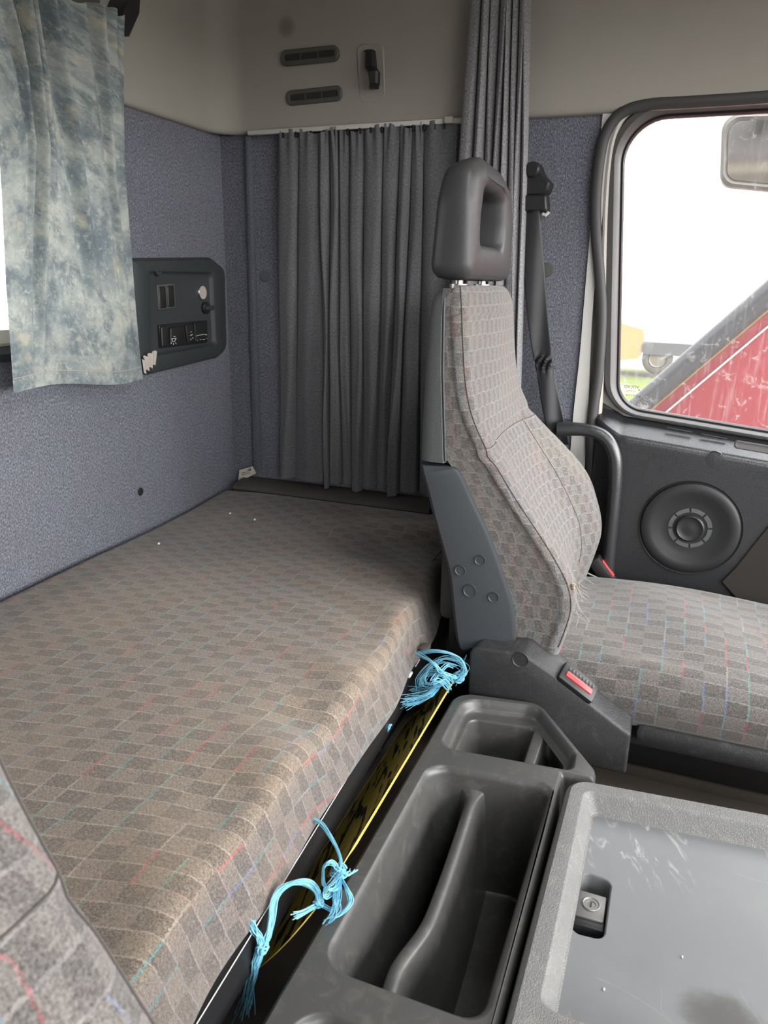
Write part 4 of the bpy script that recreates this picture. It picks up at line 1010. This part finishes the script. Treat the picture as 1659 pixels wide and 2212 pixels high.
bundle(mb, Zp((985, 1470, -.085), (1004, 1452, -.07), (990, 1420, -.05), (945, 1405, -.045), (905, 1410, -.06)), 9, .003, seed=31)
bundle(mb, Zp((985, 1470, -.085), (998, 1440, -.07), (960, 1423, -.06), (930, 1440, -.075), (905, 1470, -.09), (900, 1490, -.1)), 12, .005, seed=32)
bundle(mb, Zp((900, 1412, -.06), (935, 1430, -.055), (955, 1455, -.07), (985, 1465, -.08)), 9, .003, seed=33)
bundle(mb, Zp((975, 1475, -.09), (960, 1455, -.07), (925, 1455, -.08), (915, 1480, -.09), (940, 1482, -.09), (965, 1470, -.085)), 14, .004, seed=34)
bundle(mb, Zp((942, 1478, -.09), (930, 1500, -.09), (900, 1512, -.098), (872, 1520, -.10)), 40, .0042, seed=35, fray=.003)
bundle(mb, Zp((942, 1478, -.09), (925, 1488, -.09), (905, 1490, -.1), (888, 1492, -.105)), 18, .003, seed=36, fray=.002)
bundle(mb, Zp((990, 1470, -.085), (1000, 1450, -.085), (1002, 1430, -.08), (1008, 1415, -.07)), 5, .001, seed=37)
bundle(mb, Zp((970, 1490, -.1), (950, 1470, -.075), (930, 1475, -.08), (960, 1440, -.07), (980, 1440, -.07)), 9, .004, seed=38)
mb.build('strand', 'twine', tw2); knot(kc, .010, 9, tw2)
tw3 = MB(); bundle(tw3, Zp((845, 1565, -.11), (835, 1580, -.12), (822, 1600, -.14), (815, 1625, -.17)), 9, .002, seed=41, fray=.002)
tag(tw3.build('twine', 'twine'), 'short wisp of blue twine in the dark gap under the mattress edge', 'twine')

# ================================================================== outside
GZ = -2.1
mb = MB(); mb.box((10, 30, GZ-.05), (160, 140, .1)); struct(mb.build('ground', 'ground', None, smooth=False))
# red machine standing close beside the cab
rm = thing('red_vehicle', 'red vehicle body with a black sealed sloping edge close outside the door window', 'vehicle', (1.2, 2.9, GZ))
e0, e1 = AY(1385, 905, 2.6), AY(1659, 672, 2.6); dx, dz = e1[0]-e0[0], e1[2]-e0[2]
far = (e0[0]+dx*2.0, e0[2]+dz*2.0); low = (e0[0]-dx*.6, e0[2]-dz*.6)
poly = [low, (low[0], GZ+.5), (2.6, GZ+.5), (2.6, far[1]), far]
mb = MB(); R = []
for y in (2.6, 3.6): R.append([(p[0], y, p[1]) for p in poly])
mb.rings(R, True, True); mb.build('body', 'redpaint', rm, smooth=False)
nn = Vector((-dz, 0, dx)).normalized()
mb = MB(); pts = [Vector((low[0], 2.585, low[1]))+nn*.040, Vector((far[0], 2.585, far[1]))+nn*.040]; mb.tube([pts[0]+(pts[1]-pts[0])*k/8 for k in range(9)], .034, 14); mb.build('edge_seal', 'sealblack', rm)
mb = MB(); pts = [Vector((low[0], 2.595, low[1]))-nn*.035, Vector((far[0], 2.595, far[1]))-nn*.035]; mb.tube(pts, .003, 8); mb.build('white_line', 'white', rm)
mb = MB(); pts = [Vector((low[0], 2.595, low[1]))+nn*.003, Vector((far[0], 2.595, far[1]))+nn*.003]; mb.tube(pts, .004, 8); mb.build('yellow_line', 'dulledge', rm)
for xx in (.9, 2.2):
    mb = MB(); mb.cyl((xx, 2.7, GZ+.45), (0, 1, 0), .45, .3, 36); mb.build('wheel', 'tyre', rm)
# tan pickup far off
pk = thing('pickup', 'tan pickup with dark tray parked far off on the grass, seen through the door window', 'pickup', (-.6, 25, GZ))
wy = 24.0
def PXY(px, py, y=wy): a = AY(px, py, y); return (a[0], a[2])
mb = MB(); q = [PXY(*p) for p in [(1180, 792), (1180, 640), (1330, 630), (1345, 700), (1390, 712), (1392, 748), (1378, 775)]]
mb.rings([[(p[0], y, p[1]) for p in q] for y in (wy, wy+1.8)], True, True); mb.build('cab', 'tan', pk, smooth=False)
mb = MB(); q = [PXY(*p) for p in [(1388, 738), (1560, 748), (1560, 775), (1388, 765)]]
mb.rings([[(p[0], y, p[1]) for p in q] for y in (wy-.05, wy+1.8)], True, True); mb.build('tray', 'dark', pk, smooth=False)
for px in (1420, 1560, 1240):
    a = PXY(px, 776); mb = MB(); mb.lathe((a[0], wy+.25, a[1]), (0, -1, 0), [(.44, 0), (.44, .22), (.40, .25), (.27, .25), (.25, .2), (.06, .22), (.0001, .24)], 36); w = mb.build('wheel', 'tyre', pk)
    mb = MB(); mb.lathe((a[0], wy, a[1]), (0, -1, 0), [(.25, -.02), (.24, .0), (.2, -.03), (.0001, -.01)], 28); mb.build('rim', 'hub', w)
# door mirror
mr = thing('door_mirror', 'pale grey truck door mirror outside at the top right of the window', 'mirror', (.15, 2.0, .72))
q = [AY(*p, 2.0) for p in [(1560, 248), (1790, 245), (1800, 425), (1555, 402)]]; q = [(p[0], p[2]) for p in q]
mb = MB(); mb.rings([[(p[0], y, p[1]) for p in rpoly(inset(q, d), .03)] for d, y in ((.02, 2.07), (.004, 2.06), (0, 2.03), (.0, 1.995), (.006, 1.988), (.012, 1.992))], True, True); mb.build('housing', 'mirrorhouse', mr)
mb = MB(); mb.rings([[(p[0], 1.990, p[1]) for p in rpoly(inset(q, .014), .025)]], True); mb.build('mirror_glass', 'mirrorglass', mr)
mb = MB(); mb.tube([AY(1700, 240, 2.03), AY(1705, 120, 1.9), AY(1720, 100, 1.62)], .018, 10); mb.build('arm', 'black', mr)

# ================================================================== light
w = bpy.data.worlds.new('sky'); sc.world = w; w.use_nodes = True; nt = w.node_tree; bg = nt.nodes['Background']
tc = nt.nodes.new('ShaderNodeTexCoord'); sp_ = nt.nodes.new('ShaderNodeSeparateXYZ'); rp_ = nt.nodes.new('ShaderNodeValToRGB')
nt.links.new(tc.outputs['Generated'], sp_.inputs[0]); nt.links.new(sp_.outputs[2], rp_.inputs[0])
r = rp_.color_ramp; r.elements[0].position = .0; r.elements[0].color = (1.0, .98, .955, 1); r.elements[1].position = .7; r.elements[1].color = (.95, .97, 1.0, 1)
dt = nt.nodes.new('ShaderNodeVectorMath'); dt.operation = 'DOT_PRODUCT'; nt.links.new(tc.outputs['Generated'], dt.inputs[0]); dt.inputs[1].default_value = Vector((.85, -.28, .45)).normalized()
mr_ = nt.nodes.new('ShaderNodeMapRange'); mr_.interpolation_type = 'SMOOTHSTEP'; nt.links.new(dt.outputs['Value'], mr_.inputs[0])
mr_.inputs[1].default_value = .1; mr_.inputs[2].default_value = 1.0; mr_.inputs[3].default_value = 2.8; mr_.inputs[4].default_value = 11.0
nt.links.new(rp_.outputs[0], bg.inputs[0]); nt.links.new(mr_.outputs[0], bg.inputs[1])
def portal(name, loc, rotm, sx, sy):
    l = bpy.data.lights.new(name, 'AREA'); l.shape = 'RECTANGLE'; l.size = sx; l.size_y = sy; l.cycles.is_portal = True
    o = bpy.data.objects.new(name, l); COL.objects.link(o); o.location = loc; o.rotation_euler = rotm
portal('windshield_portal', (1.19, .5, .51), (0, math.radians(90), 0), .78, 2.1)
portal('passenger_window_portal', (.33, 1.6, .5), (math.radians(-90), 0, 0), .95, .6)
portal('driver_window_portal', (.55, -.58, .55), (math.radians(90), 0, 0), .62, .42)
portal('added_hatch_portal', (.45, .5, 1.27), (0, 0, 0), .54, .56)
portal('rear_window_portal', (-1.04, .8, .57), (0, math.radians(-90), 0), .37, .73)

# ------------------------------------------------------------------ lift everything so the floor is at zero
for o in list(COL.objects):
    if o.parent is None: o.location.z += LIFT
vs = sc.view_settings; vs.view_transform = 'Standard'; vs.look = 'None'; vs.gamma = 1; vs.use_curve_mapping = False; vs.exposure = 0.62
